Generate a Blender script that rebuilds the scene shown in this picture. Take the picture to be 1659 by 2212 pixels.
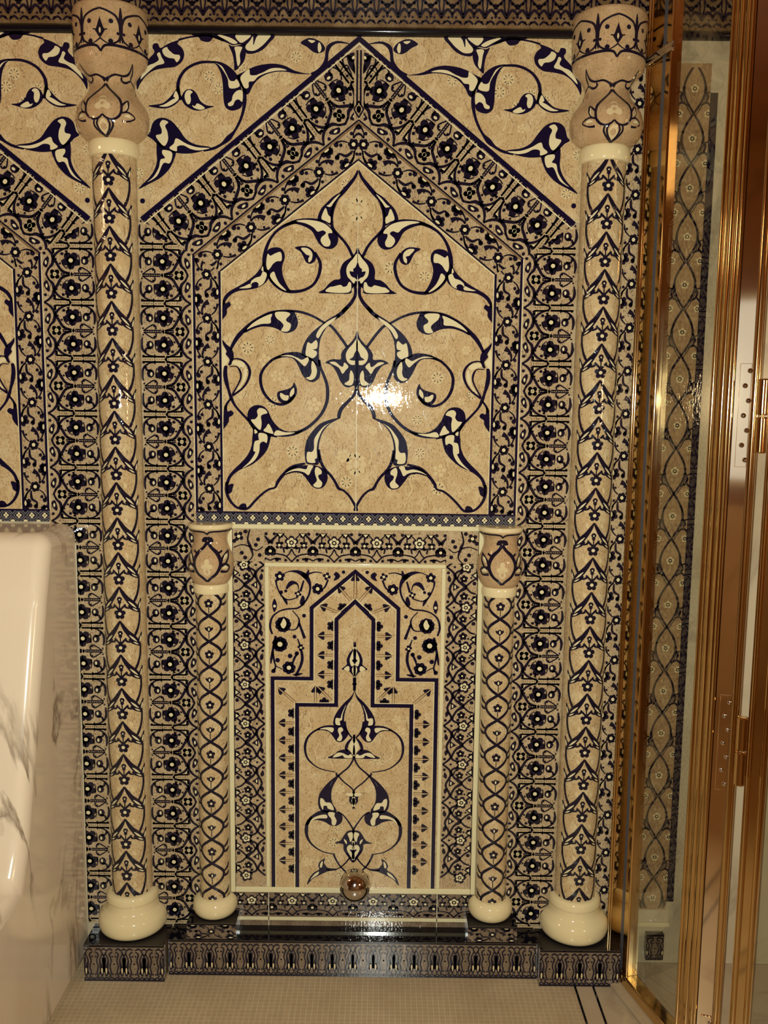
import bpy, math, random
from mathutils import Vector, geometry
for _o in list(bpy.data.objects): bpy.data.objects.remove(_o)
random.seed(7)
SC = bpy.context.scene
COL = SC.collection
PI = math.pi

# ------------------------------------------------------------------ camera, light, exposure
FPX, CAM_H, CAM_D, PITCH, ROLL = 1950.0, 1.6, 2.4, math.radians(7.3), 0.0115
cam = bpy.data.cameras.new('camera'); camo = bpy.data.objects.new('camera', cam); COL.objects.link(camo)
cam.sensor_fit = 'VERTICAL'; cam.sensor_height = 32.0; cam.sensor_width = 24.0
cam.lens = FPX / 2212.0 * 32.0
cam.clip_start = 0.02; cam.clip_end = 60
from mathutils import Matrix
camo.matrix_world = (Matrix.Translation((0, -CAM_D, CAM_H)) @ Matrix.Rotation(PI/2 - PITCH, 4, 'X') @ Matrix.Rotation(ROLL, 4, 'Z'))
SC.camera = camo
W = bpy.data.worlds.new('world'); SC.world = W; W.use_nodes = True
W.node_tree.nodes['Background'].inputs[0].default_value = (1.0, 0.72, 0.45, 1)
W.node_tree.nodes['Background'].inputs[1].default_value = 0.05
def lamp(name, kind, loc, energy, color, **kw):
    l = bpy.data.lights.new(name, kind); l.energy = energy; l.color = color
    for k, v in kw.items(): setattr(l, k, v)
    o = bpy.data.objects.new(name, l); o.location = loc; COL.objects.link(o); return o
fl_ = lamp('phone_flash', 'SPOT', (-0.012, -2.385, 1.597), 208, (0.95, 1.0, 0.91), shadow_soft_size=0.006, spot_size=math.radians(128), spot_blend=0.9)
fl_.rotation_euler = (PI/2 - 0.10, 0, 0)
lamp('side_lamp', 'POINT', (-1.75, -0.95, 2.35), 11, (1.0, 0.70, 0.42), shadow_soft_size=0.12)
lamp('hall_lamp', 'POINT', (1.6, -0.75, 2.45), 3.5, (1.0, 0.66, 0.34), shadow_soft_size=0.12)
lamp('wainscot_fill', 'POINT', (1.74, -2.2, 1.6), 26, (1.0, 0.68, 0.38), shadow_soft_size=0.12)  # added fill, brightens the wainscot that the jamb plate mirrors
SC.view_settings.view_transform = 'Standard'; SC.view_settings.look = 'None'
SC.view_settings.exposure = 0.0; SC.view_settings.gamma = 1.0; SC.view_settings.use_curve_mapping = False

# ------------------------------------------------------------------ photo geometry -> points on the wall plane
_c, _s, _cp, _sp = math.cos(ROLL), math.sin(ROLL), math.cos(PITCH), math.sin(PITCH)
def ray(px, py):
    x = px - 829.5; y = 1106 - py
    xr = x*_c + y*_s; yr = -x*_s + y*_c
    return xr, FPX*_cp + yr*_sp, -FPX*_sp + yr*_cp
def wallpt(px, py, d=0.0):
    r = ray(px, py); t = (CAM_D - d) / r[1]
    return r[0]*t, CAM_H + r[2]*t
U0 = -0.0755      # the bay's axis of symmetry
BAY = 1.247       # column to column

# ------------------------------------------------------------------ object helpers
def tag(o, label=None, cat=None, group=None, kind=None):
    if label: o['label'] = label
    if cat: o['category'] = cat
    if group: o['group'] = group
    if kind: o['kind'] = kind
    return o
def empty(name, loc, rz=0.0):
    o = bpy.data.objects.new(name, None); o.location = loc; o.rotation_euler = (0, 0, rz); o.empty_display_size = 0.05
    COL.objects.link(o); return o
def mesh_obj(name, verts, faces, mats, fm=None, parent=None, loc=None, smooth=False):
    me = bpy.data.meshes.new(name); me.from_pydata(verts, [], faces); 
    for m in mats: me.materials.append(m)
    if fm: me.polygons.foreach_set('material_index', fm)
    if smooth: me.polygons.foreach_set('use_smooth', [True]*len(me.polygons))
    me.update()
    o = bpy.data.objects.new(name, me); COL.objects.link(o)
    if loc: o.location = loc
    if parent: o.parent = parent
    return o
def copy_tree(o, parent=None):
    c = o.copy(); COL.objects.link(c)
    if parent: c.parent = parent
    for ch in o.children: copy_tree(ch, c)
    return c
class MB:
    """collects simple solids into one mesh"""
    def __init__(s): s.v = []; s.f = []; s.m = []
    def add(s, v, f, mi=0):
        b = len(s.v); s.v += [tuple(p) for p in v]; s.f += [tuple(i+b for i in q) for q in f]; s.m += [mi]*len(f)
    def box(s, x0, x1, y0, y1, z0, z1, mi=0):
        v = [(x, y, z) for x in (x0, x1) for y in (y0, y1) for z in (z0, z1)]
        s.add(v, [(0,1,3,2), (4,6,7,5), (0,4,5,1), (2,3,7,6), (0,2,6,4), (1,5,7,3)], mi)
    def lathe(s, prof, a0=-PI, a1=PI, n=48, cx=0, cy=0, mi=0, mifun=None):
        m = len(prof); b = len(s.v)
        for i in range(n+1):
            a = a0 + (a1-a0)*i/n
            for r, z in prof: s.v.append((cx + r*math.sin(a), cy - r*math.cos(a), z))
        for i in range(n):
            for j in range(m-1):
                s.f.append((b+i*m+j, b+(i+1)*m+j, b+(i+1)*m+j+1, b+i*m+j+1)); s.m.append(mifun(j) if mifun else mi)
    def prism(s, poly, axis_fn, t0, t1, mi=0):
        n = len(poly); v = [axis_fn(a, b, t0) for a, b in poly] + [axis_fn(a, b, t1) for a, b in poly]
        f = [tuple(range(n))[::-1], tuple(range(n, 2*n))] + [(i, (i+1) % n, n+(i+1) % n, n+i) for i in range(n)]
        s.add(v, f, mi)
    def build(s, name, mats, parent=None, smooth=False, loc=None, bevel=0, seg=3, angle=None):
        if not isinstance(mats, (list, tuple)): mats = [mats]
        o = mesh_obj(name, s.v, s.f, mats, s.m, parent, loc, smooth)
        if bevel:
            md = o.modifiers.new('bevel', 'BEVEL'); md.width = bevel; md.segments = seg; md.limit_method = 'ANGLE'; md.angle_limit = math.radians(35)
        if smooth or bevel:
            me = o.data
            me.polygons.foreach_set('use_smooth', [True]*len(me.polygons))
            try: me.set_sharp_from_angle(angle=math.radians(38))
            except Exception: pass
        return o

# ------------------------------------------------------------------ materials
def newmat(name):
    m = bpy.data.materials.new(name); m.use_nodes = True
    nt = m.node_tree; b = nt.nodes['Principled BSDF']; return m, nt, b
def N(nt, typ, **kw):
    n = nt.nodes.new(typ)
    for k, v in kw.items():
        if k.startswith('i_'): n.inputs[int(k[2:]) if k[2:].isdigit() else k[2:].replace('_', ' ')].default_value = v
        else: setattr(n, k, v)
    return n
def rgb(r, g, b): return (r, g, b, 1)
def srgb(r, g, b):
    f = lambda c: (c/255/12.92 if c/255 <= 0.04045 else ((c/255+0.055)/1.055)**2.4)
    return (f(r), f(g), f(b), 1)
def crackle_bump(nt, b, strength=0.10, scale=175, dist=0.0006):
    tc = N(nt, 'ShaderNodeTexCoord'); mp = N(nt, 'ShaderNodeMapping'); mp.inputs['Scale'].default_value = (1, 1, 0.45)
    no = N(nt, 'ShaderNodeTexNoise'); no.inputs['Scale'].default_value = scale; no.inputs['Detail'].default_value = 2
    bp = N(nt, 'ShaderNodeBump'); bp.inputs['Strength'].default_value = strength; bp.inputs['Distance'].default_value = dist
    nt.links.new(tc.outputs['Object'], mp.inputs[0]); nt.links.new(mp.outputs[0], no.inputs['Vector'])
    nt.links.new(no.outputs[0], bp.inputs['Height']); nt.links.new(bp.outputs[0], b.inputs['Normal'])
    return tc, mp, no
def ground_mat(name, base, dark, light, amount=0.6, rough=0.02):
    """glazed tile ground: fine brown relief squiggles on beige, soft tone change from tile to tile"""
    m, nt, b = newmat(name); L = nt.links.new
    tc, mp, no = crackle_bump(nt, b, 0.42)
    mp2 = N(nt, 'ShaderNodeMapping'); mp2.inputs['Scale'].default_value = (1, 1, 0.42); L(tc.outputs['Object'], mp2.inputs[0])
    n2 = N(nt, 'ShaderNodeTexNoise', i_Scale=230.0, i_Detail=0.3, i_Distortion=0.2); L(mp2.outputs[0], n2.inputs['Vector'])
    sub = N(nt, 'ShaderNodeMath', operation='SUBTRACT', i_1=0.5); L(n2.outputs[0], sub.inputs[0])
    ab = N(nt, 'ShaderNodeMath', operation='ABSOLUTE'); L(sub.outputs[0], ab.inputs[0])
    cr = N(nt, 'ShaderNodeMapRange'); cr.inputs['From Min'].default_value = 0.010; cr.inputs['From Max'].default_value = 0.055
    cr.inputs['To Min'].default_value = amount; cr.inputs['To Max'].default_value = 0.0; L(ab.outputs[0], cr.inputs[0])
    n4 = N(nt, 'ShaderNodeTexNoise', i_Scale=60.0, i_Detail=0.0); L(mp2.outputs[0], n4.inputs['Vector'])
    gate = N(nt, 'ShaderNodeMapRange'); gate.inputs['From Min'].default_value = 0.22; gate.inputs['From Max'].default_value = 0.42; L(n4.outputs[0], gate.inputs[0])
    mul = N(nt, 'ShaderNodeMath', operation='MULTIPLY'); L(cr.outputs[0], mul.inputs[0]); L(gate.outputs[0], mul.inputs[1])
    n3 = N(nt, 'ShaderNodeTexNoise', i_Scale=24.0, i_Detail=2.0); L(tc.outputs['Object'], n3.inputs['Vector'])
    mx0 = N(nt, 'ShaderNodeMixRGB'); mx0.inputs[1].default_value = base; mx0.inputs[2].default_value = light
    mr = N(nt, 'ShaderNodeMapRange'); mr.inputs['From Min'].default_value = 0.45; mr.inputs['From Max'].default_value = 0.7; L(n3.outputs[0], mr.inputs[0]); L(mr.outputs[0], mx0.inputs[0])
    mx = N(nt, 'ShaderNodeMixRGB'); L(mul.outputs[0], mx.inputs[0]); L(mx0.outputs[0], mx.inputs[1]); mx.inputs[2].default_value = dark
    L(mx.outputs[0], b.inputs['Base Color']); b.inputs['Roughness'].default_value = rough; b.inputs['Specular IOR Level'].default_value = 0.5
    return m
def glaze_mat(name, col, rough=0.02, bump=0.42):
    m, nt, b = newmat(name); crackle_bump(nt, b, bump)
    b.inputs['Base Color'].default_value = col; b.inputs['Roughness'].default_value = rough
    return m
M = {}
M['ground'] = ground_mat('beige_glaze', srgb(186,158,114), srgb(124,92,58), srgb(198,176,134), 0.7)
M['ground_fine'] = ground_mat('beige_fine_glaze', srgb(170,146,110), srgb(92,70,50), srgb(180,158,124), 0.8)
M['ground_dark'] = ground_mat('umber_glaze', srgb(104,80,52), srgb(52,36,20), srgb(130,106,74), 0.6)
M['ground_plinth'] = ground_mat('taupe_glaze', srgb(112,94,74), srgb(54,40,28), srgb(132,112,90), 0.6)
M['flower'] = glaze_mat('pale_relief_glaze', srgb(198,176,132))
M['navy'] = glaze_mat('navy_glaze', srgb(17,13,38), 0.02)
M['ink'] = glaze_mat('ink_glaze', srgb(22,18,32), 0.02)
M['cream'] = glaze_mat('cream_glaze', srgb(208,194,152), 0.02)
M['grey'] = glaze_mat('slate_glaze', srgb(98,96,98), 0.08)
M['brown'] = glaze_mat('brown_line_glaze', srgb(120,92,62), 0.14)
M['stone'] = glaze_mat('cream_glazed_stone', srgb(212,192,146), 0.07, 0.03)
M['frame'] = glaze_mat('cream_frame_glaze', srgb(206,194,152), 0.09, 0.05)
M['grout'] = glaze_mat('pale_grout', srgb(190,180,150), 0.4)
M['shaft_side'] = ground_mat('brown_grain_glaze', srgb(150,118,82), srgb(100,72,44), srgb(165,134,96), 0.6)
M['cap'] = ground_mat('tan_glaze', srgb(174,142,102), srgb(118,86,54), srgb(186,156,116), 0.55)
M['black'] = glaze_mat('black_polished_edge', srgb(14,12,18), 0.06, 0.04)
def marble_mat(name, base, vein, scale=1.6, rough=0.08, stretch=(1, 1, 1), rot=(0, 0, 0), amount=0.75, width=0.05):
    m, nt, b = newmat(name); L = nt.links.new
    tc = N(nt, 'ShaderNodeTexCoord'); mp = N(nt, 'ShaderNodeMapping'); mp.inputs['Scale'].default_value = stretch; mp.inputs['Rotation'].default_value = rot
    L(tc.outputs['Object'], mp.inputs[0])
    n = N(nt, 'ShaderNodeTexNoise', i_Scale=scale, i_Detail=6.0, i_Roughness=0.55, i_Distortion=0.9); L(mp.outputs[0], n.inputs['Vector'])
    sub = N(nt, 'ShaderNodeMath', operation='SUBTRACT', i_1=0.5); L(n.outputs[0], sub.inputs[0])
    ab = N(nt, 'ShaderNodeMath', operation='ABSOLUTE'); L(sub.outputs[0], ab.inputs[0])
    mr = N(nt, 'ShaderNodeMapRange'); mr.inputs['From Min'].default_value = 0.0; mr.inputs['From Max'].default_value = width
    mr.inputs['To Min'].default_value = amount; mr.inputs['To Max'].default_value = 0.0; L(ab.outputs[0], mr.inputs[0])
    n2 = N(nt, 'ShaderNodeTexNoise', i_Scale=scale*1.7, i_Detail=3.0); L(mp.outputs[0], n2.inputs['Vector'])
    g = N(nt, 'ShaderNodeMapRange'); g.inputs['From Min'].default_value = 0.40; g.inputs['From Max'].default_value = 0.66; L(n2.outputs[0], g.inputs[0])
    mul = N(nt, 'ShaderNodeMath', operation='MULTIPLY'); L(mr.outputs[0], mul.inputs[0]); L(g.outputs[0], mul.inputs[1])
    n3 = N(nt, 'ShaderNodeTexNoise', i_Scale=scale*0.8, i_Detail=4.0); L(mp.outputs[0], n3.inputs['Vector'])
    c2 = (base[0]*0.84, base[1]*0.78, base[2]*0.72, 1)
    mx0 = N(nt, 'ShaderNodeMixRGB'); mx0.inputs[1].default_value = base; mx0.inputs[2].default_value = c2
    g3 = N(nt, 'ShaderNodeMapRange'); g3.inputs['From Min'].default_value = 0.45; g3.inputs['From Max'].default_value = 0.75; L(n3.outputs[0], g3.inputs[0]); L(g3.outputs[0], mx0.inputs[0])
    mx = N(nt, 'ShaderNodeMixRGB'); L(mul.outputs[0], mx.inputs[0]); L(mx0.outputs[0], mx.inputs[1]); mx.inputs[2].default_value = vein
    L(mx.outputs[0], b.inputs['Base Color']); b.inputs['Roughness'].default_value = rough
    return m
M['marble'] = marble_mat('cream_marble', srgb(216,196,168), srgb(84,60,36), 2.3, 0.13, (1.7, 1.7, 0.55), (0.35, 0.15, 0.2), 0.9, width=0.03)
M['marble_wall'] = marble_mat('pale_wall_marble', srgb(188,172,142), srgb(120,104,82), 3.0, 0.16, (1, 1, 0.7), (0.2, 0.8, 0.1), 0.5)
M['marble_floor'] = marble_mat('floor_marble', srgb(178,158,128), srgb(120,98,70), 3.0, 0.16, (1, 1, 1), (0, 0, 0.4), 0.4)
M['warm_wall'] = marble_mat('amber_wall_marble', srgb(150,104,58), srgb(80,48,24), 2.0, 0.3)
M['ceiling'] = marble_mat('amber_ceiling', srgb(140,92,46), srgb(90,56,26), 1.4, 0.4)
def mosaic_mat():
    m, nt, b = newmat('mosaic_floor_tile'); L = nt.links.new
    tc = N(nt, 'ShaderNodeTexCoord')
    br = N(nt, 'ShaderNodeTexBrick', offset=0.0, squash=1.0)
    br.inputs['Scale'].default_value = 1.0; br.inputs['Brick Width'].default_value = 0.0145; br.inputs['Row Height'].default_value = 0.0145
    br.inputs['Mortar Size'].default_value = 0.0009; br.inputs['Mortar Smooth'].default_value = 0.2; br.inputs['Bias'].default_value = -0.1
    br.inputs['Color1'].default_value = srgb(176,152,116); br.inputs['Color2'].default_value = srgb(168,146,112); br.inputs['Mortar'].default_value = srgb(196,176,142)
    L(tc.outputs['Object'], br.inputs['Vector'])
    n = N(nt, 'ShaderNodeTexNoise', i_Scale=5.0, i_Detail=5.0); L(tc.outputs['Object'], n.inputs['Vector'])
    mr = N(nt, 'ShaderNodeMapRange'); mr.inputs['From Min'].default_value = 0.45; mr.inputs['From Max'].default_value = 0.75; mr.inputs['To Max'].default_value = 0.55; L(n.outputs[0], mr.inputs[0])
    mx = N(nt, 'ShaderNodeMixRGB'); L(mr.outputs[0], mx.inputs[0]); L(br.outputs[0], mx.inputs[1]); mx.inputs[2].default_value = srgb(146,122,88)
    L(mx.outputs[0], b.inputs['Base Color']); b.inputs['Roughness'].default_value = 0.25
    bp = N(nt, 'ShaderNodeBump'); bp.inputs['Strength'].default_value = 0.3; bp.inputs['Distance'].default_value = 0.0006; bp.invert = True
    L(br.outputs[1], bp.inputs['Height']); L(bp.outputs[0], b.inputs['Normal'])
    return m
M['mosaic'] = mosaic_mat()
def metal_mat(name, col, rough, bump=0.02):
    m, nt, b = newmat(name); b.inputs['Metallic'].default_value = 1.0; b.inputs['Base Color'].default_value = col; b.inputs['Roughness'].default_value = rough
    tc = N(nt, 'ShaderNodeTexCoord'); mp = N(nt, 'ShaderNodeMapping'); mp.inputs['Scale'].default_value = (1, 1, 0.1); nt.links.new(tc.outputs['Object'], mp.inputs[0])
    no = N(nt, 'ShaderNodeTexNoise', i_Scale=90.0, i_Detail=3.0); nt.links.new(mp.outputs[0], no.inputs['Vector'])
    bp = N(nt, 'ShaderNodeBump'); bp.inputs['Strength'].default_value = bump; bp.inputs['Distance'].default_value = 0.001
    nt.links.new(no.outputs[0], bp.inputs['Height']); nt.links.new(bp.outputs[0], b.inputs['Normal'])
    return m
M['brass'] = metal_mat('polished_brass', rgb(0.70, 0.48, 0.22), 0.09)
M['brass_mirror'] = metal_mat('mirror_brass', rgb(0.88, 0.70, 0.46), 0.06, 0.01)
M['chrome'] = metal_mat('chrome', rgb(0.62, 0.58, 0.54), 0.08)
M['gasket'] = glaze_mat('blue_grey_seal', srgb(74,74,78), 0.3, 0.02)
def glass_mat():
    m = bpy.data.materials.new('clear_glass'); m.use_nodes = True; nt = m.node_tree; nt.nodes.clear()
    out = N(nt, 'ShaderNodeOutputMaterial'); t = N(nt, 'ShaderNodeBsdfTransparent'); g = N(nt, 'ShaderNodeBsdfGlossy'); fr = N(nt, 'ShaderNodeFresnel', i_IOR=1.5); mx = N(nt, 'ShaderNodeMixShader')
    t.inputs[0].default_value = (0.90, 0.91, 0.88, 1); g.inputs['Roughness'].default_value = 0.02
    ge = N(nt, 'ShaderNodeNewGeometry'); mr = N(nt, 'ShaderNodeMapRange'); mr.inputs['To Min'].default_value = 1.5; mr.inputs['To Max'].default_value = 1/1.5
    nt.links.new(ge.outputs['Backfacing'], mr.inputs[0]); nt.links.new(mr.outputs[0], fr.inputs[0])
    nt.links.new(fr.outputs[0], mx.inputs[0]); nt.links.new(t.outputs[0], mx.inputs[1]); nt.links.new(g.outputs[0], mx.inputs[2]); nt.links.new(mx.outputs[0], out.inputs[0])
    return m
M['glass'] = glass_mat()

m_, nt_, b_ = newmat('added_glow_face'); b_.inputs['Base Color'].default_value = (0.5, 0.55, 0.6, 1); b_.inputs['Roughness'].default_value = 0.1
b_.inputs['Emission Color'].default_value = (0.82, 0.9, 1.0, 1); b_.inputs['Emission Strength'].default_value = 0.6; M['added_glow'] = m_  # bluish glow added for the brass jamb to mirror

# ------------------------------------------------------------------ flat ornament: 2-D faces (points, material, layer)
def spline(pts, n=5, closed=False):
    """Catmull-Rom through the points, any number of components"""
    k = len(pts); out = []
    rng = range(k if closed else k-1)
    for i in rng:
        if closed: p0, p1, p2, p3 = pts[(i-1) % k], pts[i], pts[(i+1) % k], pts[(i+2) % k]
        else: p0, p1, p2, p3 = pts[max(i-1, 0)], pts[i], pts[i+1], pts[min(i+2, k-1)]
        for j in range(n):
            t = j/n; t2 = t*t; t3 = t2*t
            out.append(tuple(0.5*(2*b + (c-a)*t + (2*a-5*b+4*c-d)*t2 + (3*b-a-3*c+d)*t3) for a, b, c, d in zip(p0, p1, p2, p3)))
    if not closed: out.append(tuple(pts[-1]))
    return out
def P(s): return [tuple(float(v) for v in q.split(',')) for q in s.split()]
class Art:
    def __init__(s): s.f = []
    def tri(s, pts, m, l):
        if len(pts) <= 4 and len(pts) == 3: s.f.append((list(pts), m, l)); return
        for a, b, c in geometry.tessellate_polygon([[Vector((p[0], p[1], 0)) for p in pts]]): s.f.append(([pts[a], pts[b], pts[c]], m, l))
    def poly(s, pts, m='navy', l=2): s.tri([tuple(p[:2]) for p in pts], m, l); return s
    def blob(s, pts, m='navy', l=2, n=4): s.tri(spline([p[:2] for p in pts], n, True), m, l); return s
    def strip(s, q, m, l):
        k = len(q); L = []; R = []
        for i in range(k):
            a = q[max(i-1, 0)]; b = q[min(i+1, k-1)]; dx, dy = b[0]-a[0], b[1]-a[1]; d = math.hypot(dx, dy) or 1
            w = q[i][2]/2; L.append((q[i][0]-dy/d*w, q[i][1]+dx/d*w)); R.append((q[i][0]+dy/d*w, q[i][1]-dx/d*w))
        for i in range(k-1): s.f.append(([L[i], R[i], R[i+1], L[i+1]], m, l))
        return s
    def stroke(s, pts, m='navy', l=2, n=5): return s.strip(spline(pts, n), m, l)
    def line(s, pts, w, m='navy', l=2):
        """straight segments, mitred"""
        k = len(pts); L = []; R = []
        for i in range(k):
            n_ = []
            for a, b in ((i-1, i), (i, i+1)):
                if a >= 0 and b < k:
                    dx, dy = pts[b][0]-pts[a][0], pts[b][1]-pts[a][1]; d = math.hypot(dx, dy) or 1; n_.append((-dy/d, dx/d))
            nx = sum(q[0] for q in n_)/len(n_); ny = sum(q[1] for q in n_)/len(n_); d2 = nx*nx+ny*ny or 1; nx /= d2; ny /= d2
            L.append((pts[i][0]+nx*w/2, pts[i][1]+ny*w/2)); R.append((pts[i][0]-nx*w/2, pts[i][1]-ny*w/2))
        for i in range(k-1): s.f.append(([L[i], R[i], R[i+1], L[i+1]], m, l))
        return s
    def disc(s, x, y, r, m='navy', l=2, n=8, ry=None):
        ry = ry or r; s.f.append(([(x+r*math.cos(2*PI*i/n), y+ry*math.sin(2*PI*i/n)) for i in range(n)], m, l)); return s
    def rect(s, x0, x1, y0, y1, m, l): s.f.append(([(x0, y0), (x1, y0), (x1, y1), (x0, y1)], m, l)); return s
    def flower(s, x, y, r, k=5, rot=0.3, m='navy', cm='cream', l=2, cr=0.34):
        for i in range(k):
            a = rot + 2*PI*i/k; s.disc(x+r*0.6*math.cos(a), y+r*0.6*math.sin(a), r*0.42, m, l, 7)
        s.disc(x, y, r*0.5, m, l, 8)
        if cm: s.disc(x, y, r*cr, cm, l+1, 7)
        return s
    def drop(s, x, y, ang, ln, wd, m='navy', l=2):
        c, q = math.cos(ang), math.sin(ang)
        pts = [(0, 0), (0.25, 0.32), (0.55, 0.5), (0.85, 0.38), (1, 0), (0.85, -0.38), (0.55, -0.5), (0.25, -0.32)]
        s.f.append(([(x+c*a*ln-q*b*wd, y+q*a*ln+c*b*wd) for a, b in pts], m, l)); return s
    def merge(s, o, fn=None, dl=0):
        for pts, m, l in o.f: s.f.append(([fn(*p) for p in pts] if fn else list(pts), m, l+dl))
        return s
    def mirror(s, x=0.0):
        s.f += [([(2*x-p[0], p[1]) for p in pts][::-1], m, l) for pts, m, l in s.f]; return s
    def clip(s, planes):
        """keep a*x+b*y+c >= 0 for every plane"""
        out = []
        for pts, m, l in s.f:
            q = pts
            for a, b, c in planes:
                d = [a*p[0]+b*p[1]+c for p in q]
                if min(d) >= 0: continue
                if max(d) <= 0: q = []; break
                r = []
                for i in range(len(q)):
                    j = (i+1) % len(q)
                    if d[i] >= 0: r.append(q[i])
                    if (d[i] > 0) != (d[j] > 0) and d[i] != d[j]:
                        t = d[i]/(d[i]-d[j]); r.append((q[i][0]+(q[j][0]-q[i][0])*t, q[i][1]+(q[j][1]-q[i][1])*t))
                q = r
                if len(q) < 3: break
            if len(q) >= 3: out.append((q, m, l))
        s.f = out; return s
LAY = 0.00028
def art_mesh(name, art, fmap, parent=None, base=None, mats0=(), smooth=False):
    """base = (verts, faces, matkeys) in world/local space; art is laid over it through fmap(a, b, height)"""
    keys = list(mats0); V = []; F = []; FM = []
    if base:
        V += base[0]; F += base[1]
        for k in base[2]:
            if k not in keys: keys.append(k)
            FM.append(keys.index(k))
    for pts, m, l in art.f:
        if m not in keys: keys.append(m)
        b = len(V); V += [fmap(p[0], p[1], l*LAY) for p in pts]; F.append(tuple(range(b, b+len(pts)))); FM.append(keys.index(m))
    return mesh_obj(name, V, F, [M[k] for k in keys], FM, parent, smooth=False)
def slab(poly, t, mat, y0=0.0):
    """prism of a polygon (a, z) on the wall, front at y0-t"""
    n = len(poly)
    v = [(a, y0-t, z) for a, z in poly] + [(a, y0, z) for a, z in poly]
    ar = sum(poly[i][0]*poly[(i+1) % n][1]-poly[(i+1) % n][0]*poly[i][1] for i in range(n))
    f = [tuple(range(n)) if ar > 0 else tuple(range(n))[::-1]] + [(i, n+i, n+(i+1) % n, (i+1) % n) if ar > 0 else (i, (i+1) % n, n+(i+1) % n, n+i) for i in range(n)]
    return v, f, [mat]*len(f)
def flat(t, y0=0.0): return lambda a, b, h: (a, y0-t-h, b)

# ------------------------------------------------------------------ large arabesques (drawn for one half, mirrored on the axis)
class Tr:
    """draws into an Art in the units of one enlarged view of the wall"""
    def __init__(s, art, x0, y0, k): s.a = art; s.x0 = x0; s.y0 = y0; s.k = k; s.w = 1.231e-3/k
    def p(s, q):
        u, z = wallpt(s.x0+q[0]/s.k, s.y0+q[1]/s.k); return (u-U0, z)
    def S(s, d, m='navy', l=2): s.a.stroke([s.p(q)+(q[2]*s.w,) for q in P(d)], m, l); return s
    def B(s, d, m='navy', l=2, n=4): s.a.blob([s.p(q) for q in P(d)], m, l, n); return s
    def C(s, d, n=4): return s.B(d, 'cream', 3, n)
    def G(s, d): return s.B(d, 'navy', 4)
    def poly(s, d, m='navy', l=2): s.a.poly([s.p(q) for q in P(d)], m, l); return s
    def D(s, d, m='navy', l=2):
        for q in P(d): x, z = s.p(q); s.a.disc(x, z, q[2]*s.w, m, l, 10)
        return s
    def F(s, d, k=6, m='navy', cm='cream', l=2, cr=0.34):
        for q in P(d): x, z = s.p(q); s.a.flower(x, z, q[2]*s.w, k, 0.3, m, cm, l, cr)
        return s

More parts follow.
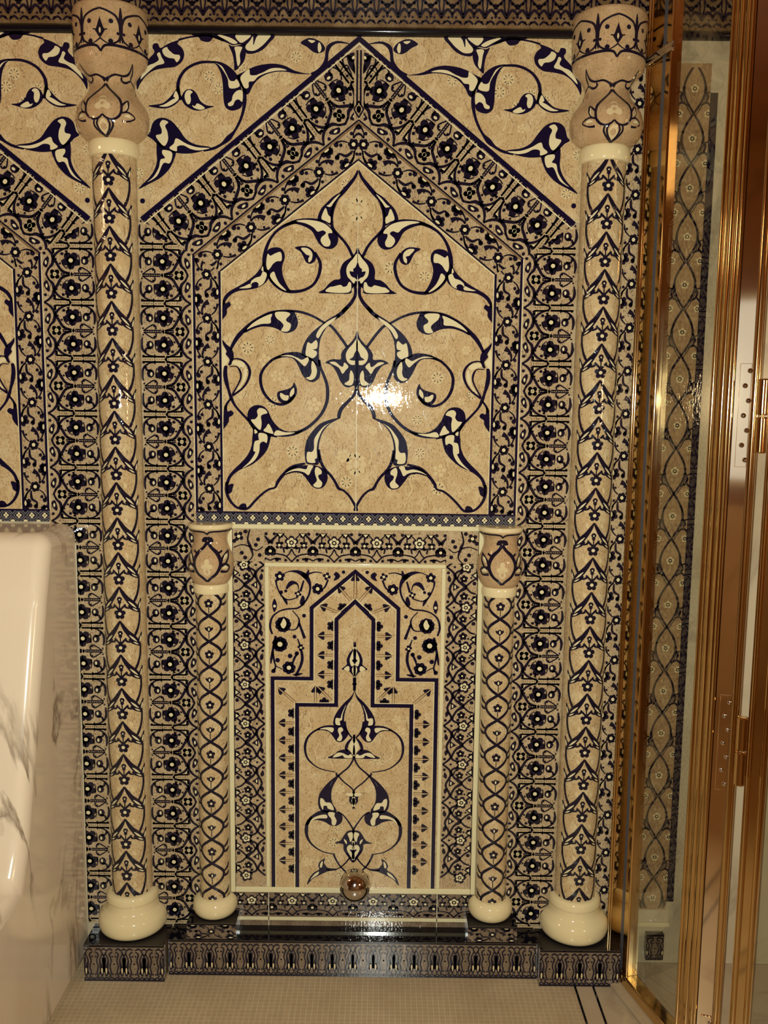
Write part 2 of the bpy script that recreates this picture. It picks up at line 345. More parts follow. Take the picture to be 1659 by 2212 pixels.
def arch_art():
    A = Art()
    t = Tr(A, 460, 350, 5.184)
    t.S('1530,100,6 1528,130,24 1500,190,32 1440,270,42 1375,350,46 1310,430,36 1275,520,34 1258,600,34 1255,680,34 1270,760,34 1330,830,30 1390,890,28 1450,970,30 1490,1050,32 1515,1090,28')
    t.B('1375,340 1270,400 1190,480 1130,550 1098,665 1180,690 1245,720 1260,600 1290,480 1330,400')
    t.C('1345,372 1285,420 1225,490 1195,510 1240,520 1275,470').C('1187,535 1155,590 1142,655 1190,680 1238,700 1241,635 1215,608')
    t.B('700,745 780,700 850,672 950,655 1080,655 1180,690 1250,750 1310,810 1335,880 1315,950 1260,990 1190,985 1130,945 1085,880 1040,800 960,750 850,720 760,735')
    t.C('860,688 950,672 1080,680 1180,712 1250,770 1265,810 1222,818 1225,860 1248,910 1235,958 1180,960 1140,910 1145,865 1195,815 1160,785 1102,800 1055,755 970,712')
    t.S('870,695,30 760,728,34 660,790,28 590,870,28 545,960,34 520,1050,40 512,1130,44 520,1210,44 560,1300,34 610,1380,28 690,1445,30 780,1475,36 880,1475,34 980,1450,30 1070,1390,30 1120,1300,34 1140,1210,36 1135,1140,34 1105,1080,30 1075,1030,24')
    t.B('850,985 930,965 1000,970 1060,1010 1092,1070 1078,1130 1030,1162 980,1145 950,1090 915,1030')
    t.C('920,990 980,985 1030,1015 1050,1060 1040,1120 1010,1145 1005,1105 1018,1072 985,1062 960,1040')
    t.B('540,1045 575,1000 640,985 700,1000 735,1050 740,1110 718,1180 715,1250 735,1330 780,1420 820,1478 760,1475 680,1440 600,1370 555,1300 530,1200')
    t.C('548,1062 580,1082 625,1058 685,1036 706,1070 703,1135 655,1142 612,1172 580,1222 552,1240 535,1170').C('580,1300 622,1258 650,1320 690,1390 768,1468 700,1440 620,1370')
    t.B('512,1150 470,1225 420,1290 340,1360 240,1425 130,1490 70,1560 58,1660 92,1600 140,1535 230,1485 340,1468 430,1448 510,1405 562,1340 545,1280 520,1220')
    t.C('545,1290 500,1262 475,1312 420,1332 372,1372 366,1418 388,1388 430,1378 456,1402 452,1428 512,1388').C('362,1400 365,1444 240,1454 300,1428').C('498,1200 482,1242 506,1258')
    t.B('1556,985 1525,1030 1480,1080 1420,1120 1380,1170 1362,1240 1365,1320 1300,1335 1240,1380 1190,1440 1130,1485 1300,1487 1480,1484 1500,1430 1540,1390 1556,1380')
    t.C('1556,1045 1500,1100 1450,1160 1432,1220 1445,1290 1480,1330 1520,1372 1536,1340 1556,1320').G('1556,1140 1535,1185 1508,1212 1510,1238 1468,1236 1490,1290 1530,1308 1556,1318')
    t.C('1215,1470 1245,1420 1290,1410 1370,1390 1400,1410 1440,1400 1465,1355 1490,1378 1462,1472')
    t.S('1525,1365,34 1540,1440,34 1535,1510,34 1500,1580,38 1450,1640,42 1400,1690,42')
    t = Tr(A, 460, 630, 5.184)
    t.B('60,130 90,172 130,155 150,190 130,215 108,240 108,290 70,345 58,345')
    t.S('1450,185,40 1400,245,42 1340,292,46')
    t.B('1345,268 1250,320 1150,400 1060,480 1000,560 965,640 952,715 975,745 1060,790 1150,860 1165,820 1150,760 1148,650 1165,540 1220,430 1300,350 1372,290')
    t.C('1330,300 1270,330 1210,370 1150,430 1112,505 1130,540 1150,520 1190,450 1250,390 1302,345').C('1020,588 1060,602 1110,562 1130,600 1122,655 1080,668 1122,690 1120,730 1080,765 1040,750 1000,730 1003,660')
    t.B('995,740 940,705 850,700 740,722 640,790 590,838 660,790 760,762 850,772 900,820 940,900 980,970 1030,1017 1090,1032 1150,992 1168,930 1150,860 1080,780')
    t.C('720,748 820,735 900,760 960,785 1020,755 1035,790 1010,840 985,855 940,815 870,765 790,750').C('1075,795 1110,840 1130,910 1110,980 1060,1010 1008,985 1050,970 1070,920 1065,860')
    t.S('760,732,24 640,785,28 560,860,28 515,930,32 500,1000,34 515,1100,34 560,1190,32 640,1265,28 740,1290,30 830,1255,30 890,1180,26')
    t.B('875,1040 905,1090 911,1160 880,1220 830,1265 760,1282 715,1250 690,1200 700,1150 760,1130 820,1110 860,1080')
    t.C('730,1160 780,1185 820,1190 810,1240 760,1240 725,1200').C('875,1100 880,1160 845,1200 832,1190 840,1140')
    t.S('1150,780,30 1170,870,30 1210,960,32 1245,1060,36 1255,1160,38 1245,1260,36 1200,1370,34 1130,1460,34 1040,1540,34 940,1592,34 850,1605,28')
    t.S('1460,630,30 1380,520,30 1280,405,30 1190,360,26 1080,300,26 960,258,28 850,242,24 740,240,20 600,262,22 480,320,26 380,392,34 300,472,46 230,552,46 180,640,36 160,690,30')
    t.B('300,480 380,395 500,312 640,252 760,242 850,242 880,290 905,360 890,430 840,475 760,490 700,460 620,430 500,425 390,460 325,495')
    t.C('650,262 740,252 800,262 815,285 775,330 780,360 825,390 815,450 780,475 720,465 745,410 720,370 660,320').C('610,280 600,330 595,385 500,395 400,430 335,460 400,390 500,325')
    t.B('62,580 110,630 155,665 190,720 195,790 165,860 135,860 150,800 105,740 115,710 75,640').C('75,660 105,700 105,760 140,810 90,880 72,900 68,780')
    t.S('170,800,14 230,790,16 300,810,22 360,870,28 380,950,30 350,1050,26 290,1130,22 190,1205,26').S('150,880,10 230,880,12 270,930,24 280,1000,20 250,1080,18 190,1190,20')
    t.C('190,815 260,815 320,840 315,880 280,885 220,860 180,850').C('330,880 350,940 330,1030 260,1130 232,1150 290,1060 310,960')
    t.S('110,870,36 105,960,46 120,1050,46 150,1150,30 175,1220,38 220,1310,26 300,1400,26 380,1480,28 440,1560,28 530,1620,24 700,1655,14').S('175,1235,22 130,1300,26 115,1360,30')
    t.B('100,1340 130,1310 140,1380 180,1370 210,1400 190,1430 160,1450 155,1500 110,1570 98,1560')
    t.B('365,1400 390,1340 450,1305 530,1310 590,1360 640,1460 720,1550 820,1590 930,1590 1000,1560 930,1620 800,1650 650,1642 520,1592 430,1530 370,1470')
    t.C('500,1335 560,1350 585,1390 540,1405 515,1430 525,1500 510,1580 450,1530 405,1470 450,1460 480,1420 470,1370').C('605,1510 650,1590 650,1620 550,1590 575,1550').C('700,1580 790,1600 900,1600 820,1625 690,1640 665,1620')
    t.B('1572,475 1540,530 1490,590 1430,650 1395,710 1390,770 1300,770 1220,810 1290,840 1350,920 1390,1010 1440,1070 1490,1082 1545,1060 1578,1060')
    t.C('1575,545 1520,600 1470,660 1448,720 1465,790 1520,830 1575,790').G('1578,655 1545,700 1530,740 1490,772 1578,772')
    t.C('1270,810 1330,800 1390,845 1420,850 1435,805 1480,850 1450,890 1415,930 1370,862').C('1510,890 1540,940 1540,1020 1510,1060 1440,1045 1490,1000 1495,940')
    t.S('1578,760,30 1582,900,36 1582,1050,44 1575,1120,44', l=4)
    t = Tr(A, 470, 810, 5.184)
    t.B('330,570 375,640 372,740 365,830 330,920 260,1010 170,1100 110,1180 85,1270 115,1270 150,1180 240,1100 370,1040 470,960 540,870 570,770 572,690 470,660')
    t.C('395,640 430,670 400,690').C('450,680 535,700 535,790 500,775 460,800 455,880 430,950 380,1010 270,1080 350,1000 410,900 388,880 400,780 445,760 440,720')
    t.S('100,1240,34 95,1320,36 115,1400,34 160,1470,30 220,1520,28 290,1537,26 350,1520,28 420,1440,28 500,1360,26 570,1310,24 640,1285,24 670,1220,36 720,1150,36 790,1080,40 860,1040,36 970,1010,22')
    t.B('130,1262 175,1260 165,1310 155,1350 110,1370 95,1300').B('240,1522 265,1480 310,1475 325,1500 320,1532')
    t.S('1525,160,40 1500,230,32 1430,310,36 1360,390,42 1335,470,42 1345,495,30')
    t.B('1352,488 1250,510 1130,560 1050,640 985,740 962,850 965,940 985,1010 1060,1022 1110,1020 1140,960 1118,850 1130,740 1170,640 1240,560 1320,512')
    t.C('1240,550 1170,590 1110,660 1065,740 1065,840 1040,880 990,885 995,990 1080,1000 1075,960 1100,940 1095,840 1110,740 1150,640 1200,580')
    t.S('1120,850,28 1130,930,32 1155,1010,34 1200,1080,34 1260,1140,30 1310,1210,30 1350,1280,34 1400,1300,24 1460,1350,26 1510,1420,28 1555,1500,30 1565,1530,16')
    t.B('740,1130 790,1075 870,1040 990,1030 1060,1025 1150,1050 1210,1100 1225,1180 1190,1260 1130,1290 1060,1270 1000,1200 940,1130 850,1115 760,1140')
    t.C('750,1130 810,1090 900,1065 980,1075 1005,1030 1060,1035 1040,1080 1010,1140 960,1110 880,1095 810,1105').C('1100,1045 1150,1080 1155,1120 1120,1140 1130,1180 1165,1220 1150,1270 1100,1275 1065,1250 1105,1200 1085,1130 1080,1080')
    return A.mirror()

def spandrel_art():
    A = Art()
    t = Tr(A, 740, 60, 5.184)
    t.S('170,195,8 280,175,22 350,185,30 410,230,44 430,300,34 440,380,40 480,450,40 540,500,30 610,530,22')
    t.B('450,240 490,180 560,140 640,130 725,182 650,230 590,280 530,300 470,280').C('510,180 530,200 530,270 510,290 490,240').C('560,160 640,150 600,185')
    t.B('600,532 700,518 800,490 900,440 1020,415 1150,425 1260,455 1350,500 1440,550 1420,600 1380,700 1340,760 1300,740 1260,660 1200,590 1120,540 1020,510 900,505 760,530')
    t.C('880,490 960,465 1060,470 1140,510 1190,530 1230,545 1290,540 1300,480 1350,510 1400,570 1380,640 1350,690 1310,680 1305,620 1250,610 1200,560 1110,520 1000,495')
    t.B('1020,92 1080,190 1150,260 1240,300 1330,300 1340,230 1400,200 1480,210 1530,190 1670,130 1670,85 1300,82')
    t.C('1060,95 1200,100 1250,210 1255,110 1290,160 1340,220 1320,265 1240,270 1160,220 1100,160').C('1280,95 1450,98 1400,180 1340,160').C('1430,180 1500,130 1600,98 1650,98 1560,150 1480,195')
    t.B('1345,200 1335,290 1360,390 1410,450 1465,495 1470,400 1490,300 1530,200 1480,222').C('1380,230 1460,230 1450,300 1430,440 1400,400 1405,320 1390,270')
    t = Tr(A, 960, 60, 5.184)
    t.B('310,520 380,450 470,400 570,388 520,440 480,520 460,620 455,720 450,820 430,900 370,940 300,930 250,900 235,840 240,760 250,690 270,600')
    t.C('560,400 470,440 420,520 380,600 330,610 300,590 270,670 380,690 400,590 440,510 500,430').C('245,720 300,720 345,770 360,830 400,860 390,890 345,880 320,830 280,815 240,840')
    t.S('540,400,22 680,398,28 790,430,28 880,490,30 940,580,34 960,670,36 945,760,30 920,820,34')
    t.S('290,540,30 240,640,34 215,740,36 215,850,40 235,960,30 270,1060,28 330,1170,28 400,1250,56 470,1312,30 560,1360,30 680,1385,30')
    t.B('555,892 640,880 710,830 750,750 800,705 860,705 905,750 920,810 880,880 800,930 720,940 640,920').C('830,710 870,730 885,790 860,860 830,865 815,820 820,760 795,735').C('660,910 740,860 770,890 800,880 780,910 710,930')
    t.B('950,670 1000,730 1060,800 1140,860 1295,885 1200,910 1090,915 1000,880 940,820 930,760').C('980,720 1010,780 990,800 1030,820 1110,870 1170,890 1080,895 990,850 950,800')
    t.S('440,160,20 560,112,26 640,98,20 820,118,18 950,150,22').B('570,90 600,170 690,160 725,120 800,90')
    t.B('940,150 1060,190 1150,240 1180,190 1230,195 1240,240 1220,290 1300,380 1370,480 1420,600 1415,710 1380,640 1310,550 1220,490 1100,465 990,450 910,390 885,310 910,240 960,190')
    t.C('940,320 1000,310 1060,260 1080,230 1130,260 1110,320 1060,350 1000,360 970,400 935,360').C('1160,290 1190,310 1170,370 1220,410 1290,440 1350,520 1375,590 1300,520 1200,440 1110,410 1140,340')
    t.B('600,1350 760,1320 870,1260 950,1150 1030,1060 1120,1020 1200,1035 1250,1090 1275,1180 1305,1222 1250,1260 1200,1310 1120,1370 1000,1410 860,1422 720,1400')
    t.C('1070,1070 1130,1045 1165,1090 1145,1150 1150,1200 1210,1220 1170,1290 1115,1335 1075,1270 1080,1180 1105,1110').C('610,1360 750,1350 870,1310 980,1250 1010,1310 1060,1360 980,1395 970,1340 900,1330 820,1370 720,1385')
    t.B('1190,1290 1205,1400 1200,1500 1230,1600 1290,1690 1390,1790 1400,1815 1290,1760 1160,1690 1060,1590 1010,1490 990,1400 1080,1380')
    t.C('1040,1400 1130,1380 1140,1420 1110,1470 1160,1490 1180,1580 1240,1680 1310,1740 1200,1670 1130,1530 1060,1530 1030,1460')
    t.D('1365,1950,28')
    return A.mirror()

def niche_art():
    A = Art()
    t = Tr(A, 640, 1380, 6.144)
    t.B('834,50 800,130 745,200 715,280 715,350 650,410 740,430 800,490 834,560')
    t.C('834,110 785,190 755,280 770,350 795,365 834,300').G('834,215 815,260 785,290 802,312 834,330').C('834,345 790,400 800,460 834,512').C('680,410 720,370 750,375 750,430')
    t.S('834,520,30 834,620,26 832,690,30').D('812,604,18')
    t.B('836,660 790,760 700,850 620,950 570,1040 555,1140 600,1165 680,1180 720,1200 700,1100 705,1000 740,880 800,790')
    t.C('720,880 690,940 660,1020 650,1060 590,1060 590,1140 650,1150 640,1100 670,1080 680,1000')
    t.B('560,1155 460,1160 370,1190 280,1250 340,1230 430,1225 510,1250 560,1310 610,1370 680,1370 740,1310 760,1250 720,1190 640,1165')
    t.C('380,1210 460,1185 560,1190 545,1250 470,1215').C('630,1190 670,1180 690,1220 660,1250 680,1310 660,1360 610,1350 640,1290 620,1230')
    t.S('380,1200,22 280,1260,26 215,1340,32 190,1440,36 200,1540,30 240,1620,26 330,1700,18 430,1745,16 540,1765,14 600,1772,14')
    t.S('710,1100,24 730,1200,24 770,1270,22 815,1320,22').B('850,1275 820,1315 850,1440')
    t.C('805,1345 775,1420 790,1480 850,1555 850,1440 825,1370').S('805,1325,22 755,1390,38 735,1460,40 760,1490,20')
    t.B('745,1470 640,1490 580,1540 500,1592 800,1592 830,1570 800,1510').C('560,1580 620,1520 690,1520 760,1550 800,1530 820,1580 720,1582 690,1550 640,1567')
    t = Tr(A, 640, 1640, 6.144)
    t.S('840,-40,24 825,20,24 770,110,24 690,180,24 630,235,32')
    t.B('645,215 560,270 470,360 400,460 378,560 390,650 430,700 540,720 630,695 570,590 552,480 570,370 625,270')
    t.C('570,290 530,370 490,440 470,500 500,530 510,450 530,370').C('410,530 450,540 480,580 550,590 590,680 510,660 500,630 455,630 445,680 410,610')
    t.B('430,690 340,730 260,800 220,880 260,880 300,830 380,820 470,840 540,880 620,890 690,850 710,780 680,720 600,700')
    t.C('270,870 310,800 400,755 490,745 500,790 400,795 320,820').C('525,710 600,715 600,760 630,820 610,880 570,870 560,800 520,750')
    t.S('300,780,28 245,860,44 232,950,48 245,1040,40 290,1120,28 370,1190,22 470,1240,16 590,1262,14').S('610,185,24 625,230,28')
    t.S('598,1255,30 625,1320,28 680,1410,24 750,1480,24 820,1540,24')
    t.S('640,230,22 720,310,20 800,370,20 845,420,22 860,480,28')
    t.B('688,444 740,455 790,500 790,560 830,610 866,658 866,440 845,440 840,480 770,465').C('740,460 830,450 835,490 780,490').C('866,500 825,540 830,580 866,632')
    t.S('640,700,22 720,750,20 800,850,22 850,930,26 868,1000,30')
    t.B('868,950 790,950 740,1000 690,1080 610,1120 720,1130 730,1200 780,1280 870,1362 874,1000')
    t.C('780,990 840,970 850,1040 820,1100 800,1040').C('735,1060 770,1090 770,1130 740,1090').C('872,1080 845,1130 872,1190').C('790,1150 830,1140 872,1220 874,1340 800,1250 775,1190').G('812,1200 872,1212 872,1262')
    t.S('825,1295,22 760,1380,20 690,1440,18 600,1480,14 510,1470,20')
    t.B('490,1325 430,1360 400,1420 415,1470 340,1520 280,1600 260,1680 330,1600 420,1550 520,1500 660,1460 540,1450 500,1420 475,1380')
    t.C('460,1360 450,1440 425,1440 430,1390').C('300,1610 350,1540 410,1500 400,1540 340,1580')
    return A.mirror()

def corner_art():
    """blossom scrolls in the upper corners of the niche panel"""
    A = Art(); t = Tr(A, 770, 1130, 5.53)
    for d in ('730,1830,20 670,1720,22 645,1620,24 660,1510,20 700,1380,8', '1000,1330,16 1025,1240,18 1000,1130,16 920,1060,12 820,1030,14 700,1020,14 620,960,16 560,860,16 545,750,20 590,650,40 680,590,30 780,580,10 860,610,8',
              '960,1350,20 1010,1600,20 1020,1680,10', '1000,1540,22 980,1650,16 965,1720,14 990,1770,26', '800,1280,8 720,1270,12 680,1200,18 690,1130,10 760,1050,8', '680,1200,20 650,1280,20 615,1380,26',
              '690,890,10 800,920,10 880,880,14 940,760,12 950,680,20', '620,690,14 660,820,20', '680,800,8 700,730,14 770,720,36 830,790,16', '560,610,14 480,590,10 400,600,8', '330,680,16 370,770,14 420,800,8',
              '250,600,30 215,640,40 260,690,8', '700,1550,14 740,1620,20 760,1680,12', '880,1750,8 960,1710,8', '640,1800,6 700,1810,22 760,1815,6', '820,980,8 840,930,26 880,880,8', '560,560,8 590,640,40 640,610,30'): t.w *= 1.5; t.S(d); t.w /= 1.5
    t.D('620,1110,25 735,1360,25 710,1560,28 790,1590,30 940,1640,30 890,830,24 835,815,20 145,590,22 990,1770,28')
    t.B('970,905 1000,980 975,1070 940,990').D('970,995,18', 'cream', 3).B('640,870 670,960 625,990 610,900')
    t.F('870,1215,100', 9).F('910,1450,98', 9).F('805,1730,84', 7).F('455,790,72', 6).F('345,640,50', 4).F('690,850,44', 4).F('660,1490,44', 4).F('905,640,64', 5)
    t.B('865,1140 895,1230 860,1260 830,1200', 'cream', 4)
    return A.mirror()

# ------------------------------------------------------------------ repeating borders.  Local frame: a runs across from the inner edge, b along
def wide_border(na, nb):
    """main floral border, 'a' 0-0.127 across, half period 0.0717 along; cells na..nb"""
    k = 1/4492.0; h = 322*k
    c = Art()
    def S(d, m='ink'): c.stroke([((x-940)*k, (y-340)*k, w*k*1.35) for x, y, w in P(d)], m, 2, 4)
    S('945,340,16 1000,375,20 1045,430,24 1060,475,26 1100,540,24 1150,620,22 1240,655,20'); S('1230,362,18 1170,380,18 1110,415,20 1065,470,24 1048,550,26 1005,600,18 975,665,18')
    S('1340,372,14 1420,385,14 1480,430,18 1505,500,24 1495,590,12'); S('1345,640,14 1340,610,14 1370,585,14 1420,610,12 1480,655,10')
    S('1060,306,14 1230,308,14'); S('1245,310,14 1500,310,14'); S('1060,374,14 1230,372,14'); S('1245,372,14 1500,372,14'); S('1140,652,12 1240,648,12'); S('1280,650,12 1480,650,12')
    S('1250,535,10 1245,600,8'); S('1060,372,30 1068,430,14')
    for x, y, r in P('1255,505,0'):
        c.flower((x-940)*k, (y-340)*k, 104*k, 5, 0.35, 'ink', 'cream', 2, 0.24)
    S('1150,500,8 1170,560,10 1215,600,8'); S('1340,440,8 1352,500,10 1345,560,14'); S('1195,395,10 1215,425,14 1200,450,8')
    S('1255,505,34 1238,570,26', 'cream')
    c.blob([((x-940)*k, (y-340)*k) for x, y in P('1000,460 960,500 945,560 985,590 1005,540 1015,490')], 'ink', 2); c.disc(38*k, 190*k, 12*k, 'cream', 3, 6, 26*k)
    c.disc((1410-940)*k, (505-340)*k, 44*k, 'ink', 2, 8, 52*k); c.disc((1402-940)*k, (512-340)*k, 14*k, 'cream', 3, 6, 24*k); S('1400,470,20 1450,465,18 1470,420,24')
    c.disc(22*k, 85*k, 20*k, 'ink', 2, 6); c.disc(215*k, 285*k, 15*k, 'ink', 2, 6); c.disc(420*k, 262*k, 13*k, 'ink', 2, 6); c.disc(545*k, 40*k, 14*k, 'ink', 2, 6); c.disc(150*k, 150*k, 13*k, 'ink', 2, 6); c.disc(60*k, 265*k, 12*k, 'ink', 2, 6); c.disc(275*k, 60*k, 12*k, 'ink', 2, 6); c.disc(545*k, 285*k, 12*k, 'ink', 2, 6); c.disc(220*k, 90*k, 20*k, 'ink', 2, 6); c.disc(195*k, 200*k, 14*k, 'ink', 2, 6); c.disc(420*k, 35*k, 16*k, 'ink', 2, 4, 30*k)
    c.poly([(110*k, 60*k), (160*k, 45*k), (125*k, 110*k)], 'cream', 2)
    for x in range(1150, 1480, 26): c.disc((x-940)*k, 325*k, 6*k, 'ink', 2, 4)
    for x in range(1075, 1490, 26): c.disc((x-940)*k, 0, 6*k, 'ink', 2, 4)
    c.disc(295*k, 0, 16*k, 'ink', 2, 4, 30*k); c.disc(320*k, 325*k, 16*k, 'ink', 2, 4, 26*k); c.flower(132*k, 325*k, 62*k, 4, 0.78, 'ink', 'cream', 2, 0.36)
    A = Art()
    for i in range(na, nb):
        A.merge(c, (lambda i: (lambda a, b: (a, (i*h+b) if i % 2 == 0 else ((i+1)*h-b))))(i))
    return A
def scroll_border(na, nb, m='ink'):
    """narrow scroll border, 'a' 0-0.0634 across, period 0.1115"""
    k = 1/4492.0; T = 0.1115; c = Art()
    def S(d): c.stroke([((x-605)*k, (y-450)*k, w*k*1.25) for x, y, w in P(d)], m, 2, 4)
    c.flower(140*k, 0, 66*k, 6, 0.2, m, 'cream', 2, 0.36)
    S('725,640,52 780,605,30 808,540,20 795,490,14'); S('690,410,12 640,370,16 608,300,24'); S('690,490,12 640,540,16 612,620,26'); S('800,410,12 850,370,14 880,300,22'); S('800,490,12 850,540,14 884,630,22')
    S('740,705,44 760,760,20 700,800,26 690,870,22 700,900,12'); S('610,810,24 640,870,12 690,930,12')
    for x, y in ((640, 745), (850, 660), (645, 720)): pass
    for x, y, r in P('630,740,74 860,655,74 868,690,50'):
        c.flower((x-605)*k, (y-450)*k, r*k, 5, 0.9, m, None, 2)
    c.disc(10*k, 300*k, 14*k, 'cream', 3, 6, 34*k); c.disc(272*k, 215*k, 14*k, 'cream', 3, 6, 34*k)
    for x, y, r in P('850,505,22 745,710,28 825,830,22 770,580,12 655,570,16 860,790,30 640,915,20'): c.disc((x-605)*k, (y-450)*k, r*k, m, 2, 7)
    A = Art()
    for i in range(na, nb): A.merge(c, (lambda i: (lambda a, b: (a, i*T+b)))(i))
    return A
def star_border(na, nb):
    """lattice of white stars beside the niche, 'a' 0-0.081 across, period 0.111"""
    k = 1/4492.0; T = 500*k; c = Art(); m = 'ink'
    def S(d): c.stroke([((x-1105)*k, (y-530)*k, w*k*1.4) for x, y, w in P(d)], m, 2, 4)
    S('1110,530,16 1180,590,20 1200,640,20 1150,760,20 1205,880,22 1190,960,20 1110,1030,16'); S('1300,560,16 1215,610,20 1260,720,20 1335,785,34 1250,860,20 1215,950,20 1300,1000,16')
    S('1335,785,16 1400,720,16 1460,700,14'); S('1335,785,16 1400,850,16 1460,890,14'); S('1205,880,12 1240,900,14 1260,950,12'); S('1400,560,14 1450,600,18'); S('1470,560,20 1470,700,10'); S('1470,860,10 1470,1010,22')
    c.flower(240*k, 0, 82*k, 5, 0.1, m, None, 2)
    c.flower(240*k, 0, 50*k, 5, 0.1, 'cream', None, 3)
    c.flower(215*k, 140*k, 52*k, 5, 0.4, m, 'cream', 2, 0.24); c.flower(210*k, 355*k, 50*k, 5, 0.4, m, 'cream', 2, 0.24)
    c.drop(35*k, 110*k, 1.4, 80*k, 46*k, m); c.drop(30*k, 400*k, -1.4, 90*k, 46*k, m); c.poly([(85*k, 205*k), (165*k, 250*k), (85*k, 310*k)], m, 2); c.disc(108*k, 254*k, 10*k, 'cream', 3, 6, 24*k)
    for x, y, r in P('1130,600,20 1130,960,20 1280,605,22 1280,960,22 1440,650,26 1440,830,26 1205,1030,16 1380,640,14 1400,900,14'): c.disc((x-1105)*k, (y-530)*k, r*k, m, 2, 6)
    for y in (400, 100): c.poly([(290*k, y*k), (362*k, (y-50)*k), (362*k, (y+50)*k)], m, 2); c.poly([(318*k, y*k), (354*k, (y-26)*k), (354*k, (y+26)*k)], 'cream', 3)
    A = Art()
    for i in range(na, nb): A.merge(c, (lambda i: (lambda a, b: (a, i*T+b)))(i))
    return A
def lambrequin(na, nb):
    """lobed border above and below the niche, height 0-0.0824 (b up), period 0.1147 along a"""
    k = 1/4492.0; T = 515*k; c = Art(); m = 'ink'
    def S(d): c.stroke([((x-270)*k, (480-y)*k, w*k*1.35) for x, y, w in P(d)], m, 2, 4)
    for s in (1, -1):
        d = Art(); c2 = c; c = d
        S('270,245,44 310,190,22 380,130,16 420,170,14'); S('378,270,16 375,170,12'); S('280,280,16 325,330,18 320,390,12'); S('320,370,12 420,385,14 470,410,14 528,470,14'); S('270,455,12 330,430,14 400,440,22')
        S('440,360,14 430,300,18 470,310,12'); S('528,310,14 500,370,12 470,400,12'); S('420,130,10 480,190,12')
        c.flower(108*k, 212*k, 52*k, 4, 0.78, m, 'cream', 2, 0.34)
        c.poly([(60*k, 360*k), (180*k, 360*k), (120*k, 290*k)], m, 2); c.poly([(95*k, 352*k), (150*k, 352*k), (120*k, 318*k)], 'cream', 3)
        for x, y, r in P('455,450,20 320,130,22 350,445,26 415,240,16 470,300,22 300,330,12'): c.disc((x-270)*k, (480-y)*k, r*k, m, 2, 6)
        c = c2; c.merge(d, (lambda s: (lambda a, b: (s*a, b)))(s))
    c.flower(0, 140*k, 66*k, 5, PI/2, m, 'cream', 2, 0.3)
    for x in (-258,): 
        c.flower(x*k, 245*k, 86*k, 5, PI/2, m, None, 2); c.flower(x*k, 245*k, 60*k, 5, PI/2, 'cream', None, 3)
    A = Art()
    for i in range(na, nb): A.merge(c, (lambda i: (lambda a, b: (a+i*T, b)))(i))
    return A
def braid(half, z0, z1):
    """twisted guilloche with white quatrefoils"""
    A = Art(); T = 0.0345; h = z1-z0; zc = (z0+z1)/2; n = int(half/T)+2
    A.rect(-half, half, z0, z1, 'ink', 1)
    A.rect(-half, half, z1-0.004, z1, 'navy', 5)
    for i in range(-n, n+1):
        x = i*T
        for s in (1, -1):
            pts = [(x+T*j/8, zc+s*math.cos(PI*j/8)*(h*0.40), 0.0075) for j in range(9)]
            A.strip(pts, 'grey', 2 if (i % 2 == 0) == (s > 0) else 3)
            q = [(p[0], p[1], 0.0022) for p in pts]; A.strip(q, 'ink', 4)
        cx = x+T/2 if True else x
        for dx, dy in ((0.0042, 0), (-0.0042, 0), (0, 0.0048), (0, -0.0048)): A.disc(x+dx, zc+dy, 0.0034, 'cream', 5, 6)
        A.disc(x+T/2, z0+0.0015, 0.006, 'cream', 4, 8, 0.004)
    return A.clip([(1, 0, half), (-1, 0, half), (0, 1, -z0), (0, -1, z1)])
def frieze_art(x0, x1, z0, T=0.054, hgt=0.22):
    """dense pointed medallions of the cornice and the skirting"""
    A = Art(); m = 'ink'; n = int((x1-x0)/T)+1
    c = Art()
    for s in (1, -1):
        for q in ('0,0.066,0.004 0.012,0.078,0.005 0.019,0.098,0.006 0.014,0.124,0.005 0.004,0.142,0.003', '0.027,0.028,0.003 0.021,0.05,0.003 0.023,0.09,0.004 0.021,0.15,0.004', '0,0.030,0.004 0.010,0.040,0.005 0.018,0.036,0.005 0.027,0.020,0.004', '0.002,0.006,0.003 0.012,0.014,0.004 0.025,0.006,0.003', '0.004,0.05,0.004 0.014,0.058,0.004 0.020,0.066,0.003'):
            c.stroke([(s*a, b, w*1.5) for a, b, w in P(q)], m, 2, 3)
        c.disc(s*0.0135, 0.055, 0.004, m, 2, 6); c.disc(s*0.009, 0.022, 0.0035, m, 2, 6); c.disc(s*0.020, 0.012, 0.003, m, 2, 6)
    c.flower(0, 0.10, 0.013, 5, PI/2, m, 'flower', 2, 0.3); c.drop(0, 0.112, PI/2, 0.02, 0.01, m, 2); c.flower(0, 0.048, 0.008, 5, PI/2, m, None, 2); c.drop(0, 0.034, -PI/2, 0.014, 0.008, m)
    for i in range(n+1): A.merge(c, (lambda i: (lambda a, b: (x0+i*T+a, z0+b)))(i))
    return A.clip([(1, 0, -x0), (-1, 0, x1), (0, 1, -z0), (0, -1, z0+hgt)])
